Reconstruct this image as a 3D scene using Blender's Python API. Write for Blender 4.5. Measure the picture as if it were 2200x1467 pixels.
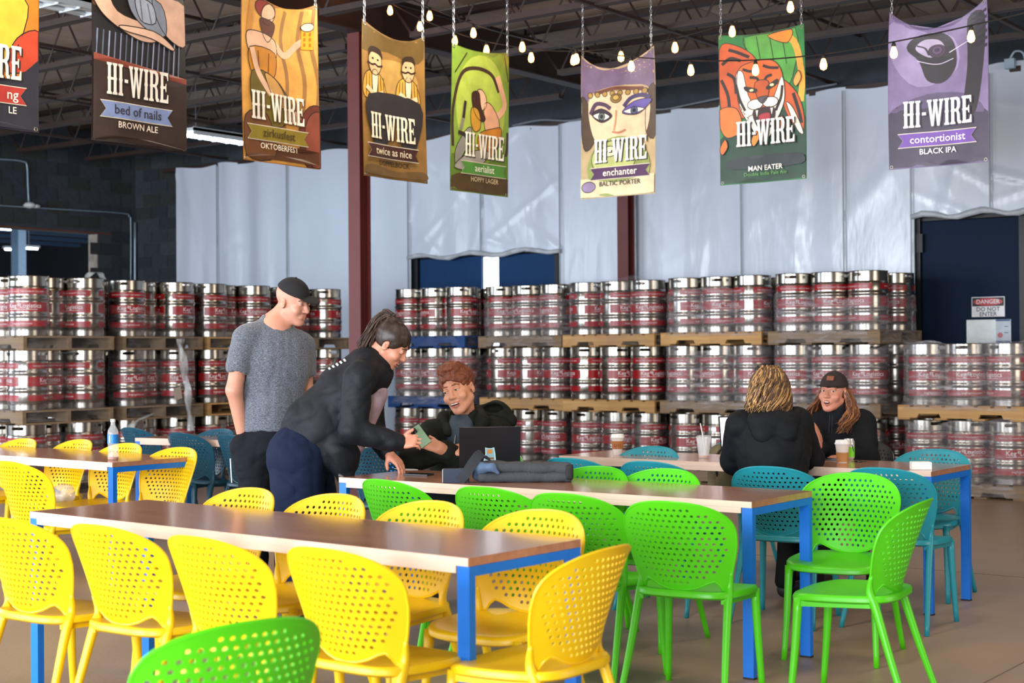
import bpy, bmesh, math, random
import numpy as np
from mathutils import Vector, Matrix
from mathutils.geometry import delaunay_2d_cdt
random.seed(7); np.random.seed(7)
for o in list(bpy.data.objects): bpy.data.objects.remove(o, do_unlink=True)
SC = bpy.context.scene
COL = SC.collection
R = math.radians

# ------------------------------------------------------------------ camera, world, daylight, exposure
FPX, EYE, PITCH, ROLL, YAW = 3200.0, 1.405, R(0.42), R(-0.4), R(37.0)
cam_d = bpy.data.cameras.new('camera')
cam = bpy.data.objects.new('camera', cam_d); COL.objects.link(cam)
cam_d.sensor_width = 36.0; cam_d.lens = 36.0 * FPX / 2200.0
cam_d.clip_start = 0.05; cam_d.clip_end = 200
cam.location = (0, 0, EYE)
cam.rotation_euler = (Matrix.Rotation(YAW, 3, 'Z') @ Matrix.Rotation(math.pi/2 + PITCH, 3, 'X') @ Matrix.Rotation(ROLL, 3, 'Z')).to_euler()
cam_d.dof.use_dof = True; cam_d.dof.focus_distance = 8.0; cam_d.dof.aperture_fstop = 3.6
SC.camera = cam

def lin(c):
    if isinstance(c, str):
        c = c.lstrip('#'); c = tuple(int(c[i:i+2], 16)/255 for i in (0, 2, 4))
    return tuple((x/12.92 if x <= 0.04045 else ((x+0.055)/1.055)**2.4) for x in c)

w = bpy.data.worlds.new('overcast_sky'); SC.world = w; w.use_nodes = True
bg = w.node_tree.nodes['Background']; bg.inputs[0].default_value = (*lin('#dfe9f5'), 1); bg.inputs[1].default_value = 1.0
SC.view_settings.view_transform = 'Standard'; SC.view_settings.look = 'None'
SC.view_settings.gamma = 1.0; SC.view_settings.use_curve_mapping = False
SC.view_settings.exposure = 0.47

def area(name, loc, rot, sx, sy, power, col):
    l = bpy.data.lights.new(name, 'AREA'); l.shape = 'RECTANGLE'; l.size = sx; l.size_y = sy
    l.energy = power; l.color = col
    o = bpy.data.objects.new(name, l); COL.objects.link(o); o.location = loc; o.rotation_euler = rot
    return o
# daylight entering through the roll-up doors in the wall behind the camera
DAY = lin('#f4f8ff')
for i, dx in enumerate((-13.5, -6.5, 0.5)):
    area('roll_up_door_daylight', (dx, -4.75, 2.0), (R(90), 0, 0), 4.2, 3.6, 800, DAY)
# added unseen fill lights over the seating, to brighten tabletops and floor
for (lx_, ly_) in ((-7.2, 4.9), (-3.6, 4.9), (-7.2, 8.6), (-2.6, 8.6), (-10.8, 6.2), (0.4, 3.6)):
    area('overhead_fill_light', (lx_, ly_, 4.32), (0, 0, 0), 0.4, 2.0, 36, lin('#fff1dd'))
area('right_fill_light', (5.7, 8.5, 2.2), (R(90), 0, R(90)), 4.5, 3.2, 200, lin('#ffeedd'))  # added warm fill from the right, where the wall has no door
area('left_fill_light', (-19.2, 2.5, 2.4), (R(90), 0, R(-90)), 5.0, 3.2, 380, lin('#e4efff'))  # added cool side fill, the left wall has no window here

# ------------------------------------------------------------------ picture geometry: pixel of the photograph to a point in the room
_cr, _sr = math.cos(ROLL), math.sin(ROLL); _cp, _sp = math.cos(PITCH), math.sin(PITCH); _cy, _sy = math.cos(YAW), math.sin(YAW)
def ray(px, py):
    x, y = (px-1100.0)/FPX, (py-733.5)/FPX
    x, y = x*_cr + y*_sr, -x*_sr + y*_cr
    b = -y
    Y, Z = _cp - b*_sp, _sp + b*_cp
    return Vector((x*_cy - Y*_sy, x*_sy + Y*_cy, Z)), Y
def G(px, py, z=0.0):
    d, _ = ray(px, py); t = (z-EYE)/d.z; return Vector((d.x*t, d.y*t, z))
def AtY(px, py, yy):
    d, _ = ray(px, py); t = yy/d.y; return Vector((d.x*t, yy, EYE+d.z*t))
def AtX(px, py, xx):
    d, _ = ray(px, py); t = xx/d.x; return Vector((xx, d.y*t, EYE+d.z*t))
def D(px, py, dep):
    d, Y = ray(px, py); t = dep/Y; return Vector((d.x*t, d.y*t, EYE+d.z*t))
def C2W(x, y, z=0.0):            # camera-frame ground coordinates (right, ahead) to the room
    return Vector((x*_cy - y*_sy, x*_sy + y*_cy, z))

# ------------------------------------------------------------------ materials (all procedural)
def mat(name, col, rough=0.5, metal=0.0, var=0.08, vscale=12.0, bump=0.0, bscale=60.0, stretch=(1, 1, 1), spec=0.5,
        coat=0.0, emit=0.0, emit_col=None, alpha=1.0, trans=0.0, sheen=0.0, rvar=0.0, sss=0.0):
    m = bpy.data.materials.new(name); m.use_nodes = True
    nt = m.node_tree; b = nt.nodes['Principled BSDF']; L = nt.links
    c = lin(col)
    tc = nt.nodes.new('ShaderNodeTexCoord'); mp = nt.nodes.new('ShaderNodeMapping')
    mp.inputs['Scale'].default_value = stretch
    L.new(tc.outputs['Object'], mp.inputs[0])
    nz = nt.nodes.new('ShaderNodeTexNoise'); nz.inputs['Scale'].default_value = vscale; nz.inputs['Detail'].default_value = 4
    L.new(mp.outputs[0], nz.inputs['Vector'])
    rp = nt.nodes.new('ShaderNodeValToRGB')
    rp.color_ramp.elements[0].position = 0.3; rp.color_ramp.elements[1].position = 0.7
    rp.color_ramp.elements[0].color = (*[x*(1-var) for x in c], 1)
    rp.color_ramp.elements[1].color = (*[min(1, x*(1+var)) for x in c], 1)
    L.new(nz.outputs[0], rp.inputs[0]); L.new(rp.outputs[0], b.inputs['Base Color'])
    b.inputs['Roughness'].default_value = rough; b.inputs['Metallic'].default_value = metal
    b.inputs['Specular IOR Level'].default_value = spec
    b.inputs['Coat Weight'].default_value = coat; b.inputs['Coat Roughness'].default_value = 0.08
    if sheen: b.inputs['Sheen Weight'].default_value = sheen
    if sss:
        b.inputs['Subsurface Weight'].default_value = sss; b.inputs['Subsurface Radius'].default_value = (0.02, 0.008, 0.004)
    if emit:
        b.inputs['Emission Color'].default_value = (*lin(emit_col or col), 1); b.inputs['Emission Strength'].default_value = emit
    if alpha < 1: b.inputs['Alpha'].default_value = alpha
    if trans: b.inputs['Transmission Weight'].default_value = trans
    if rvar:
        mr = nt.nodes.new('ShaderNodeMapRange'); mr.inputs[3].default_value = max(0.02, rough-rvar); mr.inputs[4].default_value = rough+rvar
        L.new(nz.outputs[0], mr.inputs[0]); L.new(mr.outputs[0], b.inputs['Roughness'])
    if bump:
        n2 = nt.nodes.new('ShaderNodeTexNoise'); n2.inputs['Scale'].default_value = bscale; n2.inputs['Detail'].default_value = 3
        L.new(mp.outputs[0], n2.inputs['Vector'])
        bp = nt.nodes.new('ShaderNodeBump'); bp.inputs['Strength'].default_value = bump; bp.inputs['Distance'].default_value = 0.02
        L.new(n2.outputs[0], bp.inputs['Height']); L.new(bp.outputs[0], b.inputs['Normal'])
    return m
_flat = {}
def ink(col, rough=0.6):
    k = (col, rough)
    if k not in _flat: _flat[k] = mat('print_' + col.lstrip('#'), col, rough, var=0.16, vscale=9)
    return _flat[k]

# ------------------------------------------------------------------ mesh helpers
class MB:
    def __init__(s): s.v = []; s.f = []; s.m = []; s.cur = 0
    def add(s, vs, fs):
        n = len(s.v); s.v += [tuple(x) for x in vs]
        for f in fs: s.f.append(tuple(i+n for i in f)); s.m.append(s.cur)
    def box(s, c, size, rot=None, M=None):
        hx, hy, hz = size[0]/2, size[1]/2, size[2]/2
        P = [Vector((x, y, z)) for x in (-hx, hx) for y in (-hy, hy) for z in (-hz, hz)]
        if rot is not None: P = [rot @ p for p in P]
        P = [p + Vector(c) for p in P]
        if M is not None: P = [M @ p for p in P]
        s.add(P, [(0, 1, 3, 2), (4, 6, 7, 5), (0, 4, 5, 1), (2, 3, 7, 6), (0, 2, 6, 4), (1, 5, 7, 3)])
    def bar(s, a, b, w, h, up=(0, 0, 1)):
        a, b = Vector(a), Vector(b); d = (b-a); L = d.length; d.normalize()
        up = Vector(up)
        if abs(d.dot(up)) > 0.98: up = Vector((1, 0, 0))
        x = d.cross(up).normalized(); z = x.cross(d).normalized()
        m = Matrix((x, d, z)).transposed()
        s.box((a+b)/2, (w, L, h), m)
    def tube(s, pts, r, seg=8, cap=True):
        pts = [Vector(p) for p in pts]; n = len(pts)
        rs = r if isinstance(r, (list, tuple)) else [r]*n
        base = len(s.v); vs = []; prev = None
        for i, p in enumerate(pts):
            t = (pts[min(i+1, n-1)] - pts[max(i-1, 0)]).normalized()
            if prev is None:
                ref = Vector((0, 0, 1)) if abs(t.z) < 0.9 else Vector((1, 0, 0))
                u = t.cross(ref).normalized()
            else:
                u = (prev - t*prev.dot(t)).normalized()
            prev = u; v = t.cross(u)
            for k in range(seg):
                a = 2*math.pi*k/seg; vs.append(p + (u*math.cos(a) + v*math.sin(a))*rs[i])
        fs = []
        for i in range(n-1):
            for k in range(seg):
                a = i*seg+k; b = i*seg+(k+1) % seg; fs.append((a, b, b+seg, a+seg))
        if cap:
            fs.append(tuple(range(seg-1, -1, -1))); fs.append(tuple((n-1)*seg+k for k in range(seg)))
        s.add(vs, fs)
    def lathe(s, prof, seg=24, c=(0, 0, 0), closed=False, M=None):
        vs = []; c = Vector(c)
        for r, z in prof:
            for k in range(seg):
                a = 2*math.pi*k/seg; p = Vector((r*math.cos(a), r*math.sin(a), z)) + c
                vs.append(M @ p if M is not None else p)
        fs = []; n = len(prof)
        for i in range(n-1):
            for k in range(seg):
                a = i*seg+k; b = i*seg+(k+1) % seg; fs.append((a, b, b+seg, a+seg))
        if prof[0][0] > 1e-5 and not closed: fs.append(tuple(range(seg-1, -1, -1)))
        if prof[-1][0] > 1e-5 and not closed: fs.append(tuple((n-1)*seg+k for k in range(seg)))
        s.add(vs, fs)
    def prism(s, poly, z0, z1, M=None):
        n = len(poly); vs = [Vector((x, y, z0)) for x, y in poly] + [Vector((x, y, z1)) for x, y in poly]
        if M is not None: vs = [M @ p for p in vs]
        fs = [tuple(range(n-1, -1, -1)), tuple(range(n, 2*n))] + [(i, (i+1) % n, n+(i+1) % n, n+i) for i in range(n)]
        s.add(vs, fs)
    def mesh(s, name, mats, smooth=False):
        me = bpy.data.meshes.new(name); me.from_pydata(s.v, [], s.f)
        for m in (mats if isinstance(mats, (list, tuple)) else [mats]): me.materials.append(m)
        if any(s.m): me.polygons.foreach_set('material_index', s.m)
        if smooth is True: me.polygons.foreach_set('use_smooth', [True]*len(me.polygons))
        elif smooth:
            me.polygons.foreach_set('use_smooth', [True]*len(me.polygons)); me.set_sharp_from_angle(angle=R(smooth))
        me.update(); return me
    def build(s, name, mats, parent=None, smooth=False):
        return link(name, s.mesh(name, mats, smooth), parent)
def link(name, me, parent=None):
    o = bpy.data.objects.new(name, me); COL.objects.link(o)
    if parent is not None: o.parent = parent
    return o
def tag(o, label=None, cat=None, group=None, kind=None):
    if label: o['label'] = label
    if cat: o['category'] = cat
    if group: o['group'] = group
    if kind: o['kind'] = kind
    return o
def thing(name, label, cat, loc=(0, 0, 0), rz=0.0, group=None):
    o = bpy.data.objects.new(name, None); COL.objects.link(o); o.empty_display_size = 0.1
    o.location = loc; o.rotation_euler = (0, 0, rz)
    return tag(o, label, cat, group)
def copy_tree(o, parent=None):
    c = o.copy(); COL.objects.link(c); c.parent = parent
    for ch in KIDS.get(o, list(o.children)): copy_tree(ch, c)
    return c
KIDS = {}
def struct(o): o['kind'] = 'structure'; return o
def smooth_closed(pts, n=6):
    out = []; N = len(pts)
    for i in range(N):
        p0, p1, p2, p3 = (Vector(pts[(i+k-1) % N]) for k in range(4))
        for j in range(n):
            t = j/n
            out.append(tuple(0.5*((2*p1) + (p2-p0)*t + (2*p0-5*p1+4*p2-p3)*t*t + (3*p1-p0-3*p2+p3)*t**3)))
    return out
def smooth_open(pts, n=6):
    pts = [Vector(p) for p in pts]; P = [2*pts[0]-pts[1]] + pts + [2*pts[-1]-pts[-2]]; out = []
    for i in range(1, len(P)-2):
        p0, p1, p2, p3 = P[i-1:i+3]
        for j in range(n):
            t = j/n
            out.append(0.5*((2*p1) + (p2-p0)*t + (2*p0-5*p1+4*p2-p3)*t*t + (3*p1-p0-3*p2+p3)*t**3))
    out.append(pts[-1]); return out
def cdt(outline, holes=(), extra=()):
    vs = [Vector(p) for p in outline]; es = [(i, (i+1) % len(outline)) for i in range(len(outline))]
    for h in holes:
        b = len(vs); vs += [Vector(p) for p in h]; es += [(b+i, b+(i+1) % len(h)) for i in range(len(h))]
    vs += [Vector(p) for p in extra]
    r = delaunay_2d_cdt(vs, es, [], 1, 1e-6)
    no = len(outline); own = {}
    b = no
    for hi, h in enumerate(holes):
        for k in range(len(h)): own[b+k] = hi
        b += len(h)
    V = r[0]; orig = [o[0] if o else -1 for o in r[3]]
    F = []
    for f in r[2]:
        hs = {own.get(orig[i], None) for i in f}
        if len(hs) == 1 and None not in hs: continue
        cx = sum(V[i].x for i in f)/len(f); cy = sum(V[i].y for i in f)/len(f); ins = False
        for i in range(no):
            (x0, y0), (x1, y1) = outline[i], outline[i-1]
            if (y0 > cy) != (y1 > cy) and cx < (x1-x0)*(cy-y0)/(y1-y0)+x0: ins = not ins
        if ins: F.append(tuple(f))
    return V, F
def sheet(verts2, faces, fn, thick, nrm):          # 2-D triangulation mapped to space and given thickness
    A = [fn(x, y) for x, y in verts2]; N = [nrm(x, y) for x, y in verts2]; n = len(A)
    vs = A + [a + b*thick for a, b in zip(A, N)]
    fs = [tuple(reversed(f)) for f in faces] + [tuple(i+n for i in f) for f in faces]
    cnt = {}
    for f in faces:
        for i in range(len(f)):
            a, b = f[i], f[(i+1) % len(f)]; cnt[(a, b)] = 1
    for (a, b) in cnt:
        if (b, a) not in cnt: fs.append((a, b, b+n, a+n))
    return vs, fs
_tcache = {}
def text2d(s, size=1.0, bold=0.0):                  # flat triangles of a text, baseline at 0, centred on x
    k = (s, bold)
    if k not in _tcache:
        cu = bpy.data.curves.new('t', 'FONT'); cu.body = s; cu.align_x = 'CENTER'; cu.resolution_u = 2; cu.offset = bold
        o = bpy.data.objects.new('t', cu); COL.objects.link(o)
        dg = bpy.context.evaluated_depsgraph_get(); me = o.evaluated_get(dg).to_mesh()
        V = [(v.co.x, v.co.y) for v in me.vertices]; F = [tuple(p.vertices) for p in me.polygons]
        o.evaluated_get(dg).to_mesh_clear(); bpy.data.objects.remove(o); bpy.data.curves.remove(cu)
        _tcache[k] = (V, F)
    V, F = _tcache[k]
    return [(x*size, y*size) for x, y in V], F
# ------------------------------------------------------------------ the building
WY, LX = 15.70, -19.50         # back wall and left wall planes
RX, FY = 6.0, -5.0             # right wall, wall behind the camera
DECK = 5.00

# floor: worn concrete with joints
mf = mat('worn_concrete', '#a08a76', 0.42, var=0.16, vscale=0.9, bump=0.06, bscale=40, rvar=0.12, spec=0.4)
nt = mf.node_tree; b = nt.nodes['Principled BSDF']
tc = nt.nodes.new('ShaderNodeTexCoord'); n3 = nt.nodes.new('ShaderNodeTexNoise'); n3.inputs['Scale'].default_value = 0.55; n3.inputs['Detail'].default_value = 8
nt.links.new(tc.outputs['Object'], n3.inputs['Vector'])
r3 = nt.nodes.new('ShaderNodeValToRGB'); r3.color_ramp.elements[0].position = 0.35; r3.color_ramp.elements[1].position = 0.68
r3.color_ramp.elements[0].color = (*lin('#827a7c'), 1); r3.color_ramp.elements[1].color = (*lin('#a98862'), 1)
nt.links.new(n3.outputs[0], r3.inputs[0])
mx = nt.nodes.new('ShaderNodeMix'); mx.data_type = 'RGBA'; mx.blend_type = 'MULTIPLY'; mx.inputs[0].default_value = 0.75
src = b.inputs['Base Color'].links[0].from_socket
sc_ = nt.nodes.new('ShaderNodeMix'); sc_.data_type = 'RGBA'; sc_.inputs[0].default_value = 0.5
nt.links.new(src, sc_.inputs[6]); nt.links.new(r3.outputs[0], sc_.inputs[7]); nt.links.new(sc_.outputs[2], b.inputs['Base Color'])
m = MB(); m.box(((LX+RX)/2-5, (FY+WY)/2, -0.06), (RX-LX+12, WY-FY+1, 0.12)); fl = struct(m.build('floor', mf))
mcrack = mat('floor_joint_dark', '#6a5c52', 0.9)
for (a, bb) in (((430, 1392), (60, 1397)),):
    pass
mj = MB()
for xx in (-9.6, -2.2): mj.box((xx, 5.3, 0.0006), (0.007, 20.0, 0.0012))
for yy in (3.05, 9.2): mj.box((-6.7, yy, 0.0007), (25.0, 0.007, 0.0012))
j = mj.build('floor_joint', mcrack, fl)

# walls
mblock = [mat('dark_painted_block_%d' % i, c, 0.75, var=0.18, vscale=14, bump=0.35, bscale=90) for i, c in enumerate(('#2b333c', '#252d36', '#323a42', '#2c302f'))]
mmort = mat('mortar', '#343c44', 0.9, var=0.1)
mplain = mat('painted_wall', '#5b5148', 0.8, var=0.08, vscale=2)
m = MB()                                             # left wall with a wide opening into the next bay
OP0, OP1, OPZ = 10.0, 14.93, 3.33
m.box((LX-0.1, (FY+OP0)/2, DECK/2), (0.2, OP0-FY, DECK)); m.box((LX-0.1, (OP1+WY)/2, DECK/2), (0.2, WY-OP1, DECK))
m.box((LX-0.1, (OP0+OP1)/2, (OPZ+DECK)/2), (0.2, OP1-OP0, DECK-OPZ))
wl = struct(m.build('wall_left', mmort))
m = MB(); m.box((-6.5, WY+0.1, DECK/2), (RX-LX+0.6, 0.2, DECK)); wb = struct(m.build('wall_back', mmort))
m = MB(); m.box((RX+0.1, 5.3, DECK/2), (0.2, WY-FY+0.4, DECK)); struct(m.build('wall_right', mplain))
m = MB()                                             # wall behind the camera with three roll-up door openings
xs = [LX] + [e for c in (-13.5, -6.5, 0.5) for e in (c-2.15, c+2.15)] + [RX]
for k in range(0, len(xs), 2): m.box(((xs[k]+xs[k+1])/2, FY-0.1, DECK/2), (xs[k+1]-xs[k], 0.2, DECK))
for c in (-13.5, -6.5, 0.5): m.box((c, FY-0.1, (3.85+DECK)/2), (4.3, 0.2, DECK-3.85))
struct(m.build('wall_front', mplain))
# concrete blocks, each one
BW, BH, BT = 0.40, 0.20, 0.012
bm_ = []
for mm in mblock:
    m = MB(); m.box((0, 0, 0), (BT, BW-0.014, BH-0.014)); bm_.append(m.mesh('concrete_block', mm))
def block(x, y, z, turn, par, half=False):
    o = link('concrete_block', random.choice(bm_), par); o.location = (x, y, z)
    if turn: o.rotation_euler = (0, 0, math.pi/2)
    if half: o.scale = (1, 0.5, 1)
for r in range(10, 25):
    z = r*BH + BH/2
    y = 12.6 + (0.2 if r % 2 else 0)
    while y < WY-0.2:
        if not (y+BW/2 > OP0 and y-BW/2 < OP1-0.02 and z-BH/2 < OPZ-0.02) : block(LX+0.005, y, z, False, wl)
        elif y-BW/2 < OP1 < y+BW/2 and OP1 > y-0.02: block(LX+0.005, y+BW/4, z, False, wl, True)
        y += BW
    x = LX+0.2 + (0.2 if r % 2 else 0)
    while x < -17.9:
        block(x, WY-0.005, z, True, wb); x += BW
# rusty lintel over the opening, pale jamb
mrust = mat('rusty_lintel', '#5a3428', 0.8, var=0.25, vscale=8)
m = MB(); m.box((LX+0.012, (OP0+OP1)/2+0.1, OPZ+0.015), (0.03, OP1-OP0+0.35, 0.03)); tag(struct(m.build('trim_1', mrust)), 'rusty steel lintel over the wall opening')
mjamb = mat('pale_chipped_jamb', '#a09a92', 0.85, var=0.3, vscale=6, bump=0.3, bscale=20)
m = MB(); m.box((LX-0.1, OP1+0.004, OPZ/2), (0.21, 0.02, OPZ)); tag(struct(m.build('trim_2', mjamb)), 'pale chipped jamb of the wall opening')

# next bay seen through the opening: dark room with a pale column and strip lights
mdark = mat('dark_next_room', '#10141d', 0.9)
m = MB()
m.box((-35.0, 12.0, 2.4), (0.2, 26, 4.8)); struct(m.build('wall_next_room_far', mdark))
m = MB(); m.box((-27.3, 25.0, 2.4), (15.4, 0.2, 4.8)); struct(m.build('wall_next_room_side', mdark))
m = MB(); m.box((-27.3, 12.0, DECK), (15.5, 26, 0.1)); struct(m.build('ceiling_next_room', mdark))
mjoist2 = mat('dull_blue_joist', '#27415c', 0.6)  # dull blue base colour for the next room's joists
m = MB()
for k in range(9): m.box((-21.5-k*1.4, 14.5, 4.3), (0.06, 20, 0.09))
tag(m.build('trim_3', mjoist2), 'row of ceiling joists in the dark next room')['kind'] = 'structure'
mcol2 = mat('pale_blue_column', '#9fc0dc', 0.5, var=0.05)
p = AtX(40, 530, -23.0); t = thing('steel_column', 'pale blue steel column in dark room beyond the wall opening', 'column', (p.x, p.y, 0))
m = MB(); m.box((0, 0, 2.4), (0.02, 0.18, 4.8)); m.build('web', mcol2, t)
m = MB(); m.box((0.1, 0, 2.4), (0.016, 0.16, 4.8)); m.build('flange', mcol2, t)
m = MB(); m.box((-0.1, 0, 2.4), (0.016, 0.16, 4.8)); m.build('flange', mcol2, t)
mtube = mat('fluorescent_tube', '#eaf6ff', 0.3, emit=14, emit_col='#dff0ff')
mhouse = mat('white_enamel_housing', '#c8d2d8', 0.45)
for (px, py, xx, txt) in ((6, 491, -24.0, 'near the left picture edge'), (30, 536, -28.5, 'left of the pale column'), (62, 533, -28.5, 'right of the pale column')):
    p = AtX(px, py, xx)
    t = thing('strip_light', 'lit strip light in dark next room, ' + txt, 'lamp', p)
    m = MB(); m.box((0, 0, 0.04), (0.12, 0.5, 0.05)); m.build('housing', mhouse, t)
    m = MB(); m.tube([(0, -0.22, 0), (0, 0.22, 0)], 0.025); m.build('tube', mtube, t)
    m = MB(); m.tube([(0, 0, 0.06), (0, 0, DECK-0.05-p.z)], 0.006, 5); m.build('hanger', mhouse, t)

# roof: deck panels on open-web joists, girder and columns
mdeck = [mat('roof_panel_%d' % i, c, 0.85, var=0.12, vscale=2.5) for i, c in enumerate(('#a89a8a', '#9a8c7d', '#b3a595'))]
mseam = mat('roof_seam_dark', '#2a211d', 0.9)
m = MB(); m.box((-6.7, 5.3, DECK+0.08), (RX-LX+0.4, WY-FY+0.4, 0.1)); ce = struct(m.build('ceiling', mseam))
pm_ = []
for mm in mdeck:
    m = MB(); m.box((0, 0, 0), (0.88, 1.19, 0.03)); pm_.append(m.mesh('roof_panel', mm))
JY = [3.48+1.22*k for k in range(10)]
for i, yy in enumerate(JY):
    x = LX+0.45
    while x < RX-0.4:
        if yy > 5.5 or True:
            o = link('roof_panel', random.choice(pm_), ce); o.location = (x, yy+0.61, DECK+0.013)
        x += 0.9
    if yy > WY-1: break
msteel = mat('maroon_primer_steel', '#31221f', 0.6, var=0.15, vscale=6)
msteel2 = mat('oxblood_column_paint', '#5c2422', 0.5, var=0.1, vscale=4)
GX = -9.72                                           # girder and column line
def joist(x0, x1, yy, label):
    t = thing('roof_joist', label, 'joist', (0, yy, 0), 0, 'open web roof joists')
    zt, zb = DECK-0.03, 4.44
    m = MB(); m.box(((x0+x1)/2, -0.03, zt-0.03), (x1-x0, 0.05, 0.06)); m.box(((x0+x1)/2, 0.03, zt-0.03), (x1-x0, 0.05, 0.06)); m.build('top_chord', msteel, t)
    m = MB(); m.box(((x0+x1)/2, -0.028, zb), (x1-x0-0.8, 0.045, 0.055)); m.box(((x0+x1)/2, 0.028, zb), (x1-x0-0.8, 0.045, 0.055)); m.build('bottom_chord', msteel, t)
    m = MB(); n = int((x1-x0-0.8)/0.62); st = (x1-x0-0.8)/n
    for k in range(n):
        xa = x0+0.4+k*st
        m.tube([(xa, 0, zb), (xa+st/2, 0, zt-0.03)], 0.011, 5, False); m.tube([(xa+st/2, 0, zt-0.03), (xa+st, 0, zb)], 0.011, 5, False)
    m.tube([(x0+0.02, 0, zt-0.05), (x0+0.4, 0, zb)], 0.014, 5, False); m.tube([(x1-0.02, 0, zt-0.05), (x1-0.4, 0, zb)], 0.014, 5, False)
    m.build('web', msteel, t)
ORD = ('nearest', 'second', 'third', 'fourth', 'fifth', 'sixth', 'seventh', 'eighth', 'ninth', 'farthest')
for k, yy in enumerate(JY):
    joist(LX, GX-0.02, yy, 'dark steel web joist left of the girder, %s from the camera' % ORD[k])
    joist(GX+0.02, RX, yy, 'dark steel web joist right of the girder, %s from the camera' % ORD[k])
m = MB()
for xx in (-17.3, -14.8, -12.3): m.bar((xx, 2.5, 4.42), (xx, WY, 4.42), 0.04, 0.03); m.bar((xx+0.3, 2.5, 4.93), (xx+0.3, WY, 4.93), 0.03, 0.03)
for xx in (-7.2, -4.6, -2.0): m.bar((xx, 2.5, 4.42), (xx, WY, 4.42), 0.04, 0.03); m.bar((xx+0.3, 2.5, 4.93), (xx+0.3, WY, 4.93), 0.03, 0.03)
tag(m.build('trim_4', msteel), 'bridging angles crossing under the roof joists')['kind'] = 'structure'
t = thing('roof_girder', 'deep maroon steel girder running over the column towards the white wall', 'girder', (GX, 0, 0))
m = MB(); m.box((0, 6, 4.66), (0.012, 20, 0.36)); m.build('web', msteel, t)
m = MB(); m.box((0, 6, 4.475), (0.17, 20, 0.016)); m.build('bottom_flange', msteel, t)
m = MB(); m.box((0, 6, 4.855), (0.17, 20, 0.016)); m.build('top_flange', msteel, t)
def column(p, label, z1=4.46):
    t = thing('steel_column', label, 'column', (p[0], p[1], 0), 0)
    m = MB(); m.box((0, 0, z1/2), (0.012, 0.13, z1)); m.build('web', msteel2, t)
    for s in (-1, 1):
        m = MB(); m.box((0, s*0.07, z1/2), (0.15, 0.012, z1)); m.build('flange', msteel2, t)
    m = MB(); m.box((0, 0, 0.01), (0.26, 0.26, 0.02)); m.build('base_plate', msteel, t)
def onX(px, py, xx): d, _ = ray(px, py); return (xx, d.y*xx/d.x)
c1 = onX(772, 400, GX); c2 = onX(1350, 450, GX)
column(c1, 'oxblood steel column behind the woman in the black jacket')
column((c2[0], min(c2[1], 15.2)), 'oxblood steel column rising behind kegs under the eyes banner')

# ------------------------------------------------------------------ white plastic sheeting on the back wall
msheet = mat('white_plastic_sheet', '#c8d4e4', 0.24, var=0.03, vscale=1.2, bump=0.5, bscale=3.0, stretch=(1.6, 1, 0.5), spec=0.6)
def zcurt(x): return 4.30
CY = 15.42
def sheet_panel(x0, x1, z0, z1, par, seed, amp=0.035):
    rng = random.Random(seed); nx, nz = max(6, int((x1-x0)/0.05)), 44
    fr = [(rng.uniform(2, 9), rng.uniform(0, 6), rng.uniform(0.2, 1.0)) for _ in range(5)]
    cr = [(rng.uniform(x0, x1), rng.uniform(z0, z1), rng.uniform(-1.4, 1.4), rng.uniform(0.4, 1.2), rng.uniform(0.5, 1)) for _ in range(int(5*(x1-x0))+3)]
    vs = []; fs = []
    for j in range(nz+1):
        z = z0+(z1-z0)*j/nz
        for i in range(nx+1):
            x = x0+(x1-x0)*i/nx; y = 0
            for f, p, a in fr: y += a*math.sin(f*x*1.6+p+0.4*math.sin(z*1.1+p))*0.4
            y *= amp*(0.35+0.65*(1-abs(2*i/nx-1)**3))
            for (cx, cz, sl, ln, a) in cr:
                u = (x-cx)*math.cos(sl)-(z-cz)*math.sin(sl); v = (x-cx)*math.sin(sl)+(z-cz)*math.cos(sl)
                y += -0.014*a*math.exp(-(u/0.035)**2-(v/ln)**2)
            wob = 0.025*math.sin(5*x+seed)*(1 if j == nz else 0)
            vs.append((x, CY+y, z+wob))
    for j in range(nz):
        for i in range(nx):
            a = j*(nx+1)+i; fs.append((a, a+1, a+nx+2, a+nx+1))
    m = MB(); m.add(vs, fs); return m.build('plastic_sheet', msheet, par, True)
def XatC(px): return AtY(px, 400, CY).x
cur = thing('plastic_curtain', 'tall white plastic sheeting hung along the back wall behind the kegs', 'curtain', (0, 0, 0))
seams = [380, 470, 620, 880, 1036, 1206, 1372, 1595, 1815, 1960, 2130, 2330, 2600]
for k in range(len(seams)-1):
    x0, x1 = XatC(seams[k])-0.02, XatC(seams[k+1])+0.02
    mid = (seams[k]+seams[k+1])/2
    zb = 0.02
    if 880 <= mid < 1206: zb = 2.70
    if mid > 1960: zb = 2.83
    sheet_panel(x0, x1, zb, 4.30 + (0.0 if mid < 1900 else 0.06), cur, 11+k, 0.05 if mid < 700 else 0.016)
mseam2 = mat('grey_seam_tape', '#8f98a0', 0.4)
for px in seams[1:-1]:
    x = XatC(px); zb = 2.86 if (px > 1960) else (2.72 if 880 < px < 1206 else 0.02)
    m = MB(); m.box((x, CY-0.045, (zb+4.28)/2), (0.016, 0.01, 4.28-zb)); m.build('seam', mseam2, cur)
mhem = mat('torn_sheet_hem', '#aeb6bd', 0.5, var=0.2, vscale=8)
for (pa, pb, z) in ((880, 1206, 2.70), (1960, 2330, 2.83)):
    m = MB(); xa, xb = XatC(pa), XatC(pb); pts = [(xa+(xb-xa)*k/14, CY-0.03-0.03*random.random(), z+0.03*math.sin(k*1.3)) for k in range(15)]
    m.tube(pts, [0.02+0.02*random.random() for _ in pts], 6); m.build('rolled_hem', mhem, cur, True)
m = MB(); m.box((-9, CY+0.03, 4.30), (19, 0.05, 0.06)); m.build('top_batten', msteel, cur)
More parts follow.
